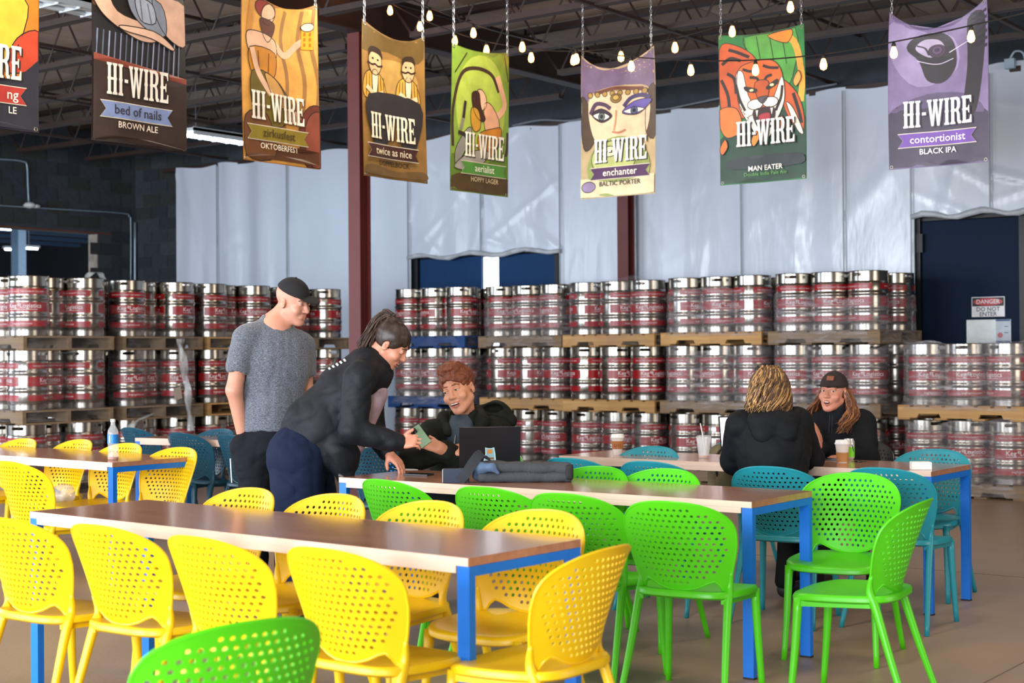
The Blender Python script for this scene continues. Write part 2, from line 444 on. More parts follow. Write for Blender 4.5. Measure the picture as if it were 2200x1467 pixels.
# cable loops along the top of the sheeting and a box
mcab = mat('grey_cable', '#6f7a82', 0.5)
m = MB(); pts = [(XatC(1110)+0.45*k, CY-0.08, 4.33+0.03*math.sin(k*2.1)) for k in range(11)]
m.tube(smooth_open(pts, 4), 0.012, 6); tag(m.build('cable', mcab, None, True), 'grey cable draped along the top of the white sheeting', 'cable')
p = AtY(2170, 137, CY-0.06); mjb = mat('grey_blue_box', '#9db4c4', 0.5)
t = thing('junction_box', 'small grey junction box above the sheeting near the top right corner', 'box', p)
m = MB(); m.box((0, 0, 0), (0.1, 0.06, 0.1)); m.build('case', mjb, t)
m = MB(); m.tube(smooth_open([(0, 0, 0.05), (0.05, 0, 0.12), (0.13, 0, 0.1), (0.16, 0, 0)], 5), 0.012, 6); m.build('conduit', mjb, t, True)

# doors behind the sheeting
mnavy = mat('navy_door_paint', '#083663', 0.6, var=0.06, spec=0.25); mnavy2 = mat('dark_navy_door_paint', '#051a33', 0.7, var=0.06, spec=0.2)
mgap = mat('daylight_in_door_gap', '#ffffff', 0.5, emit=2.2, emit_col='#f2f7ff'); mframe = mat('black_door_frame', '#10151b', 0.5)
xa, xb, xc, xd = (AtY(px, 570, CY+0.12).x for px in (905, 1037, 1074, 1198))
o = thing('door_1', 'navy double door with a bright gap between its leaves', None); o['kind'] = 'structure'
m = MB(); m.box(((xa+xb)/2, CY+0.12, 1.34), (xb-xa, 0.05, 2.68)); m.build('door_leaf', mnavy, o)
m = MB(); m.box(((xc+xd)/2, CY+0.12, 1.34), (xd-xc, 0.05, 2.68)); m.build('door_leaf', mnavy, o)
m = MB(); m.box(((xb+xc)/2, CY+0.15, 1.34), (xc-xb+0.04, 0.02, 2.66)); m.build('gap', mgap, o)
m = MB(); m.box((xa-0.12, CY+0.1, 1.38), (0.22, 0.1, 2.76)); m.box((xd+0.03, CY+0.1, 1.38), (0.06, 0.1, 2.76)); m.box(((xa+xd)/2, CY+0.13, 2.715), (xd-xa, 0.08, 0.05)); m.build('door_frame', mframe, o)
xe, xf = AtY(1982, 600, CY+0.1).x, AtY(2192, 600, CY+0.1).x
o = thing('door_2', 'tall dark navy door at the right with a danger sign', None); o['kind'] = 'structure'
m = MB(); m.box(((xe+xf)/2, CY+0.12, 1.39), (xf-xe, 0.05, 2.78)); m.build('door_leaf', mnavy2, o)
m = MB(); m.box((xe-0.05, CY+0.1, 1.42), (0.09, 0.1, 2.84)); m.box((xf+0.05, CY+0.1, 1.42), (0.09, 0.1, 2.84)); m.box(((xe+xf)/2, CY+0.14, 2.82), (xf-xe+0.2, 0.08, 0.06)); m.build('door_frame', mframe, o)
m = MB(); m.box((xe-0.02, CY+0.06, 2.55), (0.1, 0.06, 0.2)); m.build('latch_box', mframe, o)
# signs on the navy door
DY = CY+0.092
def flat_text(par, name, s, cx, z, size, mm, y, bold=0.0):
    V, F = text2d(s, size, bold); m = MB(); m.add([(cx+x, y, z+yy) for x, yy in V], F); return m.build(name, mm, par)
p = AtY(2123, 659, DY); t = thing('danger_sign', 'white warning sign reading danger do not enter on navy door', 'sign', (p.x, DY, p.z))
mw = mat('white_sign_face', '#dfe1e6', 0.4); mred = mat('sign_red', '#b3202a', 0.4); mblk = mat('sign_black', '#14161a', 0.5)
m = MB(); m.box((0, 0, 0), (0.35, 0.006, 0.21)); m.build('plate', mw, t)
m = MB(); m.box((0, -0.004, 0.052), (0.335, 0.003, 0.09)); m.build('header', mblk, t)
m = MB(); m.prism([(0.155*math.cos(a*R(15)), 0.04*math.sin(a*R(15))) for a in range(24)], 0, 0.002, Matrix.Translation((0, -0.0055, 0.052)) @ Matrix.Rotation(R(90), 4, 'X')); m.build('oval', mred, t)
flat_text(t, 'lettering', 'DANGER', 0, 0.034, 0.062, mw, -0.0085, 0.012)
flat_text(t, 'lettering', 'DO NOT', 0, -0.045, 0.062, mblk, -0.0045, 0.012); flat_text(t, 'lettering', 'ENTER', 0, -0.096, 0.062, mblk, -0.0045, 0.012)
p = AtY(2126, 714, DY); t = thing('notice_board', 'white notice sheet with a small printed flyer under the danger sign', 'notice', (p.x, DY, p.z))
mpap = mat('white_notice_paper', '#e4eef0', 0.5); mfly = mat('grey_flyer', '#b9c6d2', 0.5); mfb = mat('flyer_blue', '#3a5a8c', 0.5); mfr = mat('flyer_red', '#b5656a', 0.5)
m = MB(); m.box((-0.01, 0, 0), (0.47, 0.006, 0.27)); m.build('sheet', mpap, t)
m = MB(); m.box((0.145, -0.005, 0.01), (0.15, 0.003, 0.24)); m.build('flyer', mfly, t)
m = MB(); m.box((0.145, -0.0075, 0.125), (0.15, 0.002, 0.018)); m.box((0.145, -0.0075, -0.1), (0.15, 0.002, 0.018)); m.box((0.18, -0.0075, 0.06), (0.04, 0.002, 0.008)); m.box((0.18, -0.0075, -0.005), (0.04, 0.002, 0.008)); m.build('flyer_print', mfb, t)
m = MB(); m.prism([(0.028*math.cos(a*R(20)), 0.028*math.sin(a*R(20))) for a in range(18)], 0, 0.002, Matrix.Translation((0.115, -0.0075, -0.03)) @ Matrix.Rotation(R(90), 4, 'X')); m.build('flyer_emblem', mfr, t)

# conduits and flood light on the dark block wall
mcond = mat('galvanised_conduit', '#8fa4b4', 0.4, metal=0.4)
def conduit(pxs, label, r=0.014):
    m = MB(); pts = [AtX(x, y, LX+0.05) for x, y in pxs]; m.tube(smooth_open(pts, 4), r, 6); tag(m.build('conduit', mcond, None, True), label, 'conduit')
conduit([(-40, 341), (20, 343), (50, 347), (58, 356), (60, 400), (62, 436)], 'bent grey conduit above the white flood light on block wall')
conduit([(-40, 439), (120, 449), (262, 458), (277, 466), (281, 480), (281, 620)], 'long grey conduit running over opening then down block wall', 0.011)
conduit([(290, 478), (290, 640)], 'bright vertical conduit in the corner of block wall', 0.022)
conduit([(304, 484), (304, 640)], 'pale vertical conduit right of the bright corner conduit', 0.03)
p = AtX(64, 441, LX+0.1); t = thing('flood_light', 'small white twin flood light on dark block wall', 'lamp', p)
mfl = mat('white_plastic_lamp', '#c9cfd2', 0.5)
m = MB(); m.lathe([(0.0, -0.05), (0.08, -0.03), (0.1, 0.0), (0.06, 0.04), (0.0, 0.05)], 14); m.build('lamp_body', mfl, t, True)
m = MB(); m.lathe([(0.0, -0.04), (0.06, -0.03), (0.07, 0.0), (0.0, 0.03)], 12, (0.02, 0.09, 0)); m.build('lamp_head', mfl, t, True)
# ceiling luminaires
def luminaire(p, L, label, lit):
    t = thing('fluorescent_fixture', label, 'lamp', p)
    m = MB(); m.box((0, 0, 0.06), (0.3, L, 0.04)); m.build('housing', mhouse, t)
    m = MB(); m.bar((-0.14, -L/2, 0.04), (-0.14, L/2, 0.04), 0.02, 0.1); m.bar((0.14, -L/2, 0.04), (0.14, L/2, 0.04), 0.02, 0.1); m.build('reflector', mhouse, t)
    for s in (-0.08, 0.08):
        m = MB(); m.tube([(s, -L/2+0.05, 0), (s, L/2-0.05, 0)], 0.02, 8); m.build('tube', mtube if lit else mhouse, t, True)
    m = MB()
    for k in range(7): m.box((0, -L/2+0.1+k*(L-0.2)/6, 0.0), (0.28, 0.012, 0.05))
    m.build('guard', mhouse, t)
    m = MB(); m.tube([(0, -L*0.4, 0.08), (0, -L*0.4, 0.75)], 0.006, 5); m.tube([(0, L*0.4, 0.08), (0, L*0.4, 0.75)], 0.006, 5); m.build('hanger', mcab, t)
pl = G(500, 303, 4.25); luminaire((pl.x, pl.y, 4.25), 1.6, 'lit fluorescent fixture hanging between the second and third banners', True)
pl = G(150, 12, 4.4); luminaire((pl.x, pl.y, 4.38), 1.5, 'unlit white fluorescent fixture at the top left', False)
p = AtY(706, -6, 9.0); t = thing('pendant_can', 'dark cylindrical pendant lamp at the top edge', 'lamp', p)
mcan = mat('dark_blue_can', '#2c3340', 0.4)
m = MB(); m.lathe([(0.0, 0.0), (0.055, 0.0), (0.06, 0.01), (0.06, 0.2), (0.0, 0.22)], 20); m.build('shade', mcan, t, 40)
m = MB(); m.tube([(0, 0, 0.2), (0, 0, 4.97-p.z)], 0.008, 6); m.build('stem', mcan, t)
# ------------------------------------------------------------------ dining tables
TL, TW, TH = 2.396, 0.592, 0.76
def wood(name, c0, c1, rough, coat=0.0):
    m = bpy.data.materials.new(name); m.use_nodes = True; nt = m.node_tree; b = nt.nodes['Principled BSDF']; L = nt.links
    tc = nt.nodes.new('ShaderNodeTexCoord'); mp = nt.nodes.new('ShaderNodeMapping'); mp.inputs['Scale'].default_value = (0.7, 9, 9)
    L.new(tc.outputs['Object'], mp.inputs[0])
    nz = nt.nodes.new('ShaderNodeTexNoise'); nz.inputs['Scale'].default_value = 3; nz.inputs['Detail'].default_value = 7; L.new(mp.outputs[0], nz.inputs['Vector'])
    br = nt.nodes.new('ShaderNodeTexBrick'); br.inputs['Scale'].default_value = 1.0; br.inputs['Mortar Size'].default_value = 0.0006
    br.inputs['Brick Width'].default_value = 0.8; br.inputs['Row Height'].default_value = 0.06
    br.inputs['Color1'].default_value = (0.42, 0.42, 0.42, 1); br.inputs['Color2'].default_value = (0.62, 0.62, 0.62, 1); br.inputs['Mortar'].default_value = (0.3, 0.3, 0.3, 1)
    L.new(tc.outputs['Object'], br.inputs['Vector'])
    ad = nt.nodes.new('ShaderNodeMix'); ad.data_type = 'RGBA'; ad.inputs[0].default_value = 0.5
    L.new(nz.outputs[0], ad.inputs[6]); L.new(br.outputs[0], ad.inputs[7])
    rp = nt.nodes.new('ShaderNodeValToRGB'); rp.color_ramp.elements[0].position = 0.36; rp.color_ramp.elements[1].position = 0.64
    rp.color_ramp.elements[0].color = (*lin(c0), 1); rp.color_ramp.elements[1].color = (*lin(c1), 1)
    L.new(ad.outputs[2], rp.inputs[0]); L.new(rp.outputs[0], b.inputs['Base Color'])
    b.inputs['Roughness'].default_value = rough; b.inputs['Coat Weight'].default_value = coat; b.inputs['Coat Roughness'].default_value = 0.12
    return m
mtop = wood('varnished_table_wood', '#a06d54', '#bb896b', 0.2, 0.45)
medge = wood('front_lit_maple_edge', '#dcb9a2', '#ecd0bd', 0.45)  # lighter raw edge wood, with strong front light also put into its paleness
mbeam = mat('blue_powder_coat', '#0870d6', 0.4, var=0.04, spec=0.4)
mfoot = mat('black_foot_cap', '#101216', 0.6)
def table_parts():
    m = MB(); m.box((TL/2, TW/2, TH-0.0135), (TL, TW, 0.027)); m.box((TL/2, TW/2, TH-0.038), (TL-0.104, TW, 0.026)); top = m.mesh('tabletop', mtop)
    m = MB(); m.box((0.025, 0.016, (TH-0.028)/2+0.004), (0.05, 0.03, TH-0.036)); leg = m.mesh('leg', mbeam)
    m = MB(); m.box((0.025, TW/2, TH-0.044), (0.05, TW-0.062, 0.032)); rail = m.mesh('end_rail', mbeam)
    m = MB(); m.box((0.025, 0.016, 0.004), (0.052, 0.032, 0.008)); ft = m.mesh('foot_cap', mfoot)
    m = MB(); m.box((TL/2, 0, TH-0.0135), (TL-0.004, 0.004, 0.0265)); m.box((TL/2, 0, TH-0.0385), (TL-0.106, 0.004, 0.0245)); ed = m.mesh('edge_band', medge)
    return top, leg, rail, ft, ed
TP = table_parts()
def table(fr, yaw, label):                       # fr: front right corner on the floor (camera frame), yaw of the long side
    rz = R(yaw) + YAW
    p = C2W(*fr); o = p - Vector((math.cos(rz), math.sin(rz), 0))*TL
    t = thing('dining_table', label, 'table', (o.x, o.y, 0), rz, 'long wooden dining tables')
    link('tabletop', TP[0], t)
    for y in (-0.001, TW+0.001):
        e = link('edge_band', TP[4], t); e.location = (0, y, 0)
    for x in (0.0, TL-0.05):
        r = link('end_rail', TP[2], t); r.location = (x, 0, 0)
        for y in (0.0, TW-0.032):
            l = link('leg', TP[1], t); l.location = (x, y, 0)
            f = link('foot_cap', TP[3], l); f.location = (0, 0, 0)
    return t
T1 = table((-0.14, 4.68), -38.9, 'long wooden table in front, ringed by yellow chairs')
T2 = table((1.02, 6.36), -36.4, 'long wooden table with the laptop and green chairs')
T3 = table((2.21, 7.87), -36.7, 'long wooden table at right with coffee cups and teal chairs')
T0 = table((-2.40, 8.94), -38.8, 'long wooden table at left with the water bottle')
T5 = table((-0.83, 10.5), -28.0, 'long wooden table at the back beside dark teal chairs')

# ------------------------------------------------------------------ perforated plastic chairs
CT, CB = 0.815, 0.452
def chair_fn(x, t):
    u = (t-0.45)/0.37
    y = -0.175 - 0.105*u - 0.025*u*u + (1.7 - 0.35*u)*x*x + 0.5*max(0.0, abs(x)-0.16)**1.0*0.12
    return Vector((x, y, t))
def chair_nrm(x, t):
    e = 1e-3; a = chair_fn(x+e, t)-chair_fn(x-e, t); b = chair_fn(x, t+e)-chair_fn(x, t-e)
    return b.cross(a).normalized()
def chair_outline():
    pts = []
    for k in range(0, 33):                       # over the top, from right to left
        a = math.pi*k/32
        c, s = math.cos(a), math.sin(a); e = 2/2.35
        pts.append((0.238*math.copysign(abs(c)**e, c), 0.688+0.126*abs(s)**e))
    left = [(-0.2345, 0.645), (-0.2255, 0.60), (-0.214, 0.555), (-0.203, 0.515), (-0.196, 0.49), (-0.194, 0.462), (-0.168, 0.455), (-0.158, 0.478), (-0.143, 0.492), (-0.122, 0.486), (-0.085, 0.468), (-0.045, 0.457)]
    return pts + left + [(0, 0.453)] + [(-x, y) for x, y in reversed(left)]
def chair_back_mesh():
    out = chair_outline(); holes = []; dx, dy, r = 0.0262, 0.0227, 0.0065
    def inside(x, t):
        if t > 0.688: return (abs(x)/0.210)**2.2 + ((t-0.688)/0.100)**2.2 < 1
        w = 0.210*math.sqrt(max(0, 1-((0.688-t)/0.212)**2.2)); return abs(x) < w*1.0
    row = 0; t = 0.486
    while t < 0.80:
        x = -0.30 + (dx/2 if row % 2 else 0)
        while x < 0.30:
            if inside(x, t): holes.append([(x+r*math.cos(k*math.pi/4+0.39), t+r*math.sin(k*math.pi/4+0.39)) for k in range(8)])
            x += dx
        t += dy; row += 1
    V, F = cdt(out, holes)
    vs, fs = sheet([(v.x, v.y) for v in V], F, chair_fn, 0.006, chair_nrm)
    m = MB(); m.add(vs, fs)
    rim = [chair_fn(x, y)+chair_nrm(x, y)*0.003 for x, y in out]
    m.tube(rim + [rim[0]], 0.0055, 6, False)
    return m
def chair_seat_mesh():
    m = MB(); n = 40; rings = []
    for (ins, z) in ((0.010, 0.412), (0.0, 0.420), (0.0, 0.436), (0.006, 0.444), (0.03, 0.4435), (0.09, 0.436), (0.15, 0.432)):
        ring = []
        for k in range(n):
            a = 2*math.pi*k/n; c, s = math.cos(a), math.sin(a); e = 2/3.6
            x = math.copysign(abs(c)**e, c)*(0.225-ins); y = math.copysign(abs(s)**e, s)*(0.215-ins)+0.01
            if y < 0: x *= 1+0.28*y
            ring.append((x, y, z + (0.010*max(0, 1-((y-0.01)/0.215))*0.6 - 0.012*max(0, (y-0.14)/0.085))))
        rings.append(ring)
    vs = [p for r_ in rings for p in r_]; fs = []
    for i in range(len(rings)-1):
        for k in range(n): fs.append((i*n+k, i*n+(k+1) % n, (i+1)*n+(k+1) % n, (i+1)*n+k))
    fs.append(tuple(range(n-1, -1, -1))); fs.append(tuple((len(rings)-1)*n+k for k in range(n)))
    m.add(vs, fs)
    for s in (-1, 1): m.bar((s*0.192, 0.175, 0.408), (s*0.178, -0.15, 0.42), 0.022, 0.03)
    return m
def chair_legs():
    out = []
    for s in (-1, 1):
        m = MB(); m.tube(smooth_open([(s*0.192, 0.172, 0.425), (s*0.20, 0.185, 0.22), (s*0.21, 0.205, 0.0)], 4), [0.0195-0.0065*k/8 for k in range(9)], 9); out.append(m)
        a = chair_fn(s*0.204, 0.535); b = chair_fn(s*0.190, 0.47)
        m = MB(); pts = smooth_open([a+Vector((0, 0.004, 0)), b+Vector((0, 0.004, 0)), (s*0.192, b.y-0.022, 0.40), (s*0.205, b.y-0.085, 0.2), (s*0.222, b.y-0.155, 0.0)], 4)
        m.tube(pts, [0.007+0.0125*min(1, k/6) - 0.007*max(0, (k-6)/10) for k in range(len(pts))], 9); out.append(m)
    return out
CB_, CS_, CL_ = chair_back_mesh(), chair_seat_mesh(), chair_legs()
def plastic(name, c): return mat(name, c, 0.38, var=0.03, vscale=3, spec=0.5)
CHCOL = {'yellow': plastic('yellow_plastic', '#e9bf05'), 'green': plastic('lime_green_plastic', '#50c70f'), 'teal': plastic('teal_plastic', '#1f8d9c'),
         'deep teal': plastic('deep_teal_plastic', '#0b4a60'), 'black': plastic('black_plastic', '#15171a')}
CHM = {k: (CB_.mesh('backrest', v, 50), CS_.mesh('seat', v, 50), [l.mesh('leg', v, True) for l in CL_]) for k, v in CHCOL.items()}
def chair(px, py, rz, col, label, group, z=CT, loc=None):
    ln = Vector((0, -0.29, 0)) if z > 0.7 else Vector((0, -0.225, 0))
    rz = R(rz)
    if loc is None:
        p = G(px, py, z); loc = p - Matrix.Rotation(rz, 3, 'Z') @ ln
    t = thing('dining_chair', label, 'chair', (loc[0], loc[1], 0), rz, group)
    b, s, l = CHM[col]
    link('backrest', b, t); link('seat', s, t)
    for q in l: link('leg', q, t)
    return t
g1, g2, g3, g0, g5 = 'yellow chairs at the front table', 'green chairs at the laptop table', 'teal chairs at the right table', 'yellow chairs at the left table', 'dark teal chairs at the back table'
def P_(col, pos): return '%s perforated plastic chair, %s' % (col, pos)
chair(30, 1208, 1, 'yellow', P_('yellow', 'leftmost on the near side of the front table'), g1, 0.645)
chair(234, 1229, 2, 'yellow', P_('yellow', 'second from left on near side of the front table'), g1, 0.645)
chair(448, 1261, -1, 'yellow', P_('yellow', 'third from left on near side of the front table'), g1, 0.645)
chair(718, 1293, 0, 'yellow', P_('yellow', 'rightmost on the near side of the front table'), g1, 0.645)
chair(1278, 1292, 92, 'yellow', P_('yellow', 'at the right end of the front table'), g1, 0.645)
chair(546, 1050, 178, 'yellow', P_('yellow', 'leftmost on the far side of the front table'), g1)
chair(730, 1063, 180, 'yellow', P_('yellow', 'second from left on far side of the front table'), g1)
chair(936, 1078, 178, 'yellow', P_('yellow', 'third from left on far side of the front table'), g1)
chair(1176, 1097, 181, 'yellow', P_('yellow', 'rightmost on the far side of the front table'), g1)
chair(818, 1031, -6, 'green', P_('lime green', 'leftmost on the near side of the laptop table'), g2)
chair(1036, 1047, 0, 'green', P_('lime green', 'second from left on near side of the laptop table'), g2)
chair(1209, 1061, 2, 'green', P_('lime green', 'third from left on near side of the laptop table'), g2)
chair(1433, 1078, 8, 'green', P_('lime green', 'rightmost on the near side of the laptop table'), g2)
chair(1290, 1003, 181, 'green', P_('lime green', 'far side of laptop table, right of the bag'), g2)
chair(1435, 1008, 184, 'green', P_('lime green', 'far side of laptop table, below the clear cup'), g2)
chair(1838, 1017, 190, 'green', P_('lime green', 'on far side of laptop table by its right corner'), g2)
chair(1957, 1165, 97, 'green', P_('lime green', 'pulled out at the right end of the laptop table'), g2, 0.645)
chair(547, 1334, 76, 'green', P_('lime green', 'nearest the camera at the bottom edge'), g2)
chair(1220, 985, 1, 'teal', P_('teal', 'leftmost on the near side of the right table'), g3)
chair(1390, 992, 2, 'teal', P_('teal', 'second from left on near side of the right table'), g3)
chair(1650, 1003, 8, 'teal', P_('teal', 'holding the seated woman with wavy blonde hair'), g3)
chair(1892, 1006, 2, 'teal', P_('teal', 'near side of the right table, by the white box'), g3)
chair(2012, 966, 184, 'teal', P_('teal', 'far side of the right table, by the keg pallets'), g3)
chair(1408, 960, 180, 'teal', P_('teal', 'far side of the right table, by the clear cup'), g3)
chair(14, 992, 0, 'yellow', P_('yellow', 'on the near side of the left table'), g0)
chair(57, 943, 180, 'yellow', P_('yellow', 'leftmost on the far side of the left table'), g0)
chair(177, 945, 178, 'yellow', P_('yellow', 'second from left on far side of the left table'), g0)
chair(278, 953, 181, 'yellow', P_('yellow', 'behind the water bottle on the left table'), g0)
chair(392, 962, 182, 'yellow', P_('yellow', 'rightmost on the far side of the left table'), g0)
chair(278, 919, -4, 'deep teal', P_('dark teal', 'leftmost on near side of the back table'), g5)
chair(384, 930, 0, 'deep teal', P_('dark teal', 'near side of back table, left of standing man'), g5)
chair(490, 935, -4, 'deep teal', P_('dark teal', 'near side of back table, beside standing man'), g5)
chair(478, 922, 181, 'deep teal', P_('dark teal', 'on the far side of the back table'), g5)
chair(812, 962, 20, 'deep teal', P_('dark teal', 'behind the leaning woman at the back table'), g5)
# ------------------------------------------------------------------ steel kegs on pallets
KR, KH = 0.202, 0.59
def steel(name, c='#a3a099', rough=0.22):
    m = bpy.data.materials.new(name); m.use_nodes = True; nt = m.node_tree; b = nt.nodes['Principled BSDF']; L = nt.links
    tc = nt.nodes.new('ShaderNodeTexCoord'); mp = nt.nodes.new('ShaderNodeMapping'); mp.inputs['Scale'].default_value = (1, 1, 0.12)
    L.new(tc.outputs['Object'], mp.inputs[0])
    nz = nt.nodes.new('ShaderNodeTexNoise'); nz.inputs['Scale'].default_value = 28; nz.inputs['Detail'].default_value = 3; L.new(mp.outputs[0], nz.inputs['Vector'])
    mr = nt.nodes.new('ShaderNodeMapRange'); mr.inputs[3].default_value = rough-0.07; mr.inputs[4].default_value = rough+0.1; L.new(nz.outputs[0], mr.inputs[0]); L.new(mr.outputs[0], b.inputs['Roughness'])
    b.inputs['Base Color'].default_value = (*lin(c), 1); b.inputs['Metallic'].default_value = 1.0
    bp = nt.nodes.new('ShaderNodeBump'); bp.inputs['Strength'].default_value = 0.05; bp.inputs['Distance'].default_value = 0.01; L.new(nz.outputs[0], bp.inputs['Height']); L.new(bp.outputs[0], b.inputs['Normal'])
    return m
msteelk = steel('brushed_stainless_steel')
mband = mat('red_keg_print', '#951019', 0.32, var=0.08, vscale=8, spec=0.5)
mwht = mat('white_keg_print', '#e2dcdc', 0.5)
prof = [(0.0, 0.03), (0.17, 0.03), (0.183, 0.0), (0.192, 0.004), (0.194, 0.055), (0.188, 0.062), (0.188, 0.068), (0.197, 0.085), (0.1985, 0.165),
        (0.1975, 0.176), (0.2065, 0.19), (0.2065, 0.204), (0.1975, 0.218), (0.1985, 0.23), (0.1985, 0.335), (0.1975, 0.346), (0.2065, 0.36), (0.2065, 0.374), (0.1975, 0.388),
        (0.1985, 0.40), (0.198, 0.478), (0.192, 0.49), (0.189, 0.494)]
m = MB(); m.lathe(prof, 36, closed=True)
m.lathe([(0.189, 0.494), (0.186, 0.50), (0.15, 0.53), (0.06, 0.55), (0.045, 0.575), (0.0, 0.575)], 36, closed=True); KBODY = m.mesh('keg_body', msteelk, 40)
# collar with hand slots
seg = 72; Lc = 2*math.pi*0.193
out = [(0, 0.49)] + [(Lc*k/seg, 0.49) for k in range(1, seg)] + [(Lc, 0.49)] + [(Lc, 0.588)] + [(Lc*k/seg, 0.588) for k in range(seg-1, 0, -1)] + [(0, 0.588)]
holes = []
for c in (Lc*0.17, Lc*0.5, Lc*0.83):
    hw, hh = 0.046, 0.0155
    holes.append([(c+hw+hh*math.cos(a), 0.553+hh*math.sin(a)) for a in [R(x) for x in (-90, -45, 0, 45, 90)]] + [(c, 0.553+hh)] + [(c-hw+hh*math.cos(a), 0.553+hh*math.sin(a)) for a in [R(x) for x in (90, 135, 180, 225, 270)]] + [(c, 0.553-hh)])
V, F = cdt(out, holes, [(Lc*(k+0.5)/seg, z) for k in range(seg) for z in (0.515, 0.54) if not any(abs(Lc*(k+0.5)/seg-c) < 0.07 for c in (Lc*0.17, Lc*0.5, Lc*0.83))])
cf = lambda x, z: Vector((0.1935*math.cos(x/0.193), 0.1935*math.sin(x/0.193), z))
cn = lambda x, z: Vector((-math.cos(x/0.193), -math.sin(x/0.193), 0))
vs, fs = sheet([(v.x, v.y) for v in V], F, cf, 0.004, cn)
m = MB(); m.add(vs, fs); m.tube([(0.1935*math.cos(k*R(10)), 0.1935*math.sin(k*R(10)), 0.588) for k in range(37)], 0.0045, 6, False); 
KCOL = m.mesh('collar', msteelk, 40)
# red bands: two printed segments each, wrapped on the shell
def band(z0, z1, gap):
    m = MB(); r = 0.1993
    for s in (0, 1):
        a0 = s*math.pi+gap/2; a1 = (s+1)*math.pi-gap/2; n = 18
        vs = []; fs = []
        for k in range(n+1):
            a = a0+(a1-a0)*k/n
            vs += [(r*math.cos(a), r*math.sin(a), z0), (r*math.cos(a), r*math.sin(a), z1)]
        for k in range(n): fs.append((2*k, 2*k+2, 2*k+3, 2*k+1))
        m.add(vs, fs)
    return m
KB = [band(0.407, 0.464, R(26)).mesh('red_band', mband, True), band(0.237, 0.330, R(26)).mesh('red_band', mband, True), band(0.092, 0.15, R(26)).mesh('red_band', mband, True)]
m = MB()
def wrap_text(s, size, z, ang, bold=0.0):
    V, F = text2d(s, size, bold); r = 0.2002
    m.add([(r*math.cos(ang+x/0.2), r*math.sin(ang+x/0.2), z+y) for x, y in V], F)
for s in (0, 1):
    a = s*math.pi+math.pi/2
    wrap_text('Keg', 0.062, 0.275, a-0.52, 0.008); wrap_text('Logistics', 0.062, 0.275, a+0.42, 0.008)
    wrap_text('e', 0.06, 0.292, a-0.17, 0.006)
    for k in range(18):
        a0 = a-0.75+k*1.5/18
        m.add([(0.2002*math.cos(q), 0.2002*math.sin(q), z) for q, z in ((a0, 0.257), (a0+1.5/18, 0.257), (a0+1.5/18, 0.261), (a0, 0.261))], [(0, 1, 2, 3)])
    wrap_text('THE KEGS YOU WANT. THE FLEXIBILITY YOU NEED', 0.019, 0.428, a, 0.0)
    wrap_text('keglogistics.com', 0.03, 0.112, a, 0.0)
KTXT = m.mesh('lettering', mwht)
def keg(x, y, z, rz, label, group):
    t = link('steel_keg', KBODY); t.location = (x, y, z); t.rotation_euler = (0, 0, rz); tag(t, label, 'keg', group)
    link('collar', KCOL, t)
    for i, b in enumerate(KB):
        o = link('red_band', b, t)
        if i == 1: link('lettering', KTXT, o)
    return t
# pallets
mpal = [wood('pine_pallet', '#a9814f', '#c9a26b', 0.8), wood('grey_pallet_wood', '#75624c', '#8f7a60', 0.85)]
mblue = mat('blue_pallet_paint', '#12427e', 0.6, var=0.15, vscale=10)
PX, PY, PH = 1.22, 1.08, 0.14
def pallet_meshes(mm):
    m = MB(); m.box((0, 0, 0.131), (PX, 0.13, 0.018)); deck = m.mesh('deck_board', mm)
    m = MB(); m.box((0, 0, 0.009), (PX, 0.13, 0.018)); low = m.mesh('bottom_board', mm)
    # notched stringer running along x
    pr = [(-PX/2, 0.018), (-0.42, 0.018), (-0.40, 0.058), (-0.20, 0.058), (-0.18, 0.018), (0.18, 0.018), (0.20, 0.058), (0.40, 0.058), (0.42, 0.018), (PX/2, 0.018), (PX/2, 0.122), (-PX/2, 0.122)]
    m = MB(); m.prism(pr, -0.02, 0.02, Matrix.Rotation(R(90), 4, 'X')); st = m.mesh('stringer', mm)
    m = MB(); m.box((0, 0, 0.131), (0.12, PY, 0.018)); dk2 = m.mesh('deck_board', mm)
    m = MB(); m.box((0, 0, 0.009), (0.12, PY, 0.018)); lw2 = m.mesh('bottom_board', mm)
    return dk2, lw2, st
PM = {'pine': pallet_meshes(mpal[0]), 'grey': pallet_meshes(mpal[1]), 'blue': pallet_meshes(mblue)}
def pallet(x, y, z, rz, kind, label, group):
    t = thing('wooden_pallet', label, 'pallet', (x, y, z), rz, group)
    dk, lw, st = PM[kind]
    for k in range(8):
        o = link('deck_board', dk, t); o.location = (-0.55+k*1.10/7, 0, 0)
    for k in range(4):
        o = link('bottom_board', lw, t); o.location = (-0.55+k*1.10/3, 0, 0)
    for yy in (-PY/2+0.021, 0, PY/2-0.021):
        o = link('stringer', st, t); o.location = (0, yy, 0)
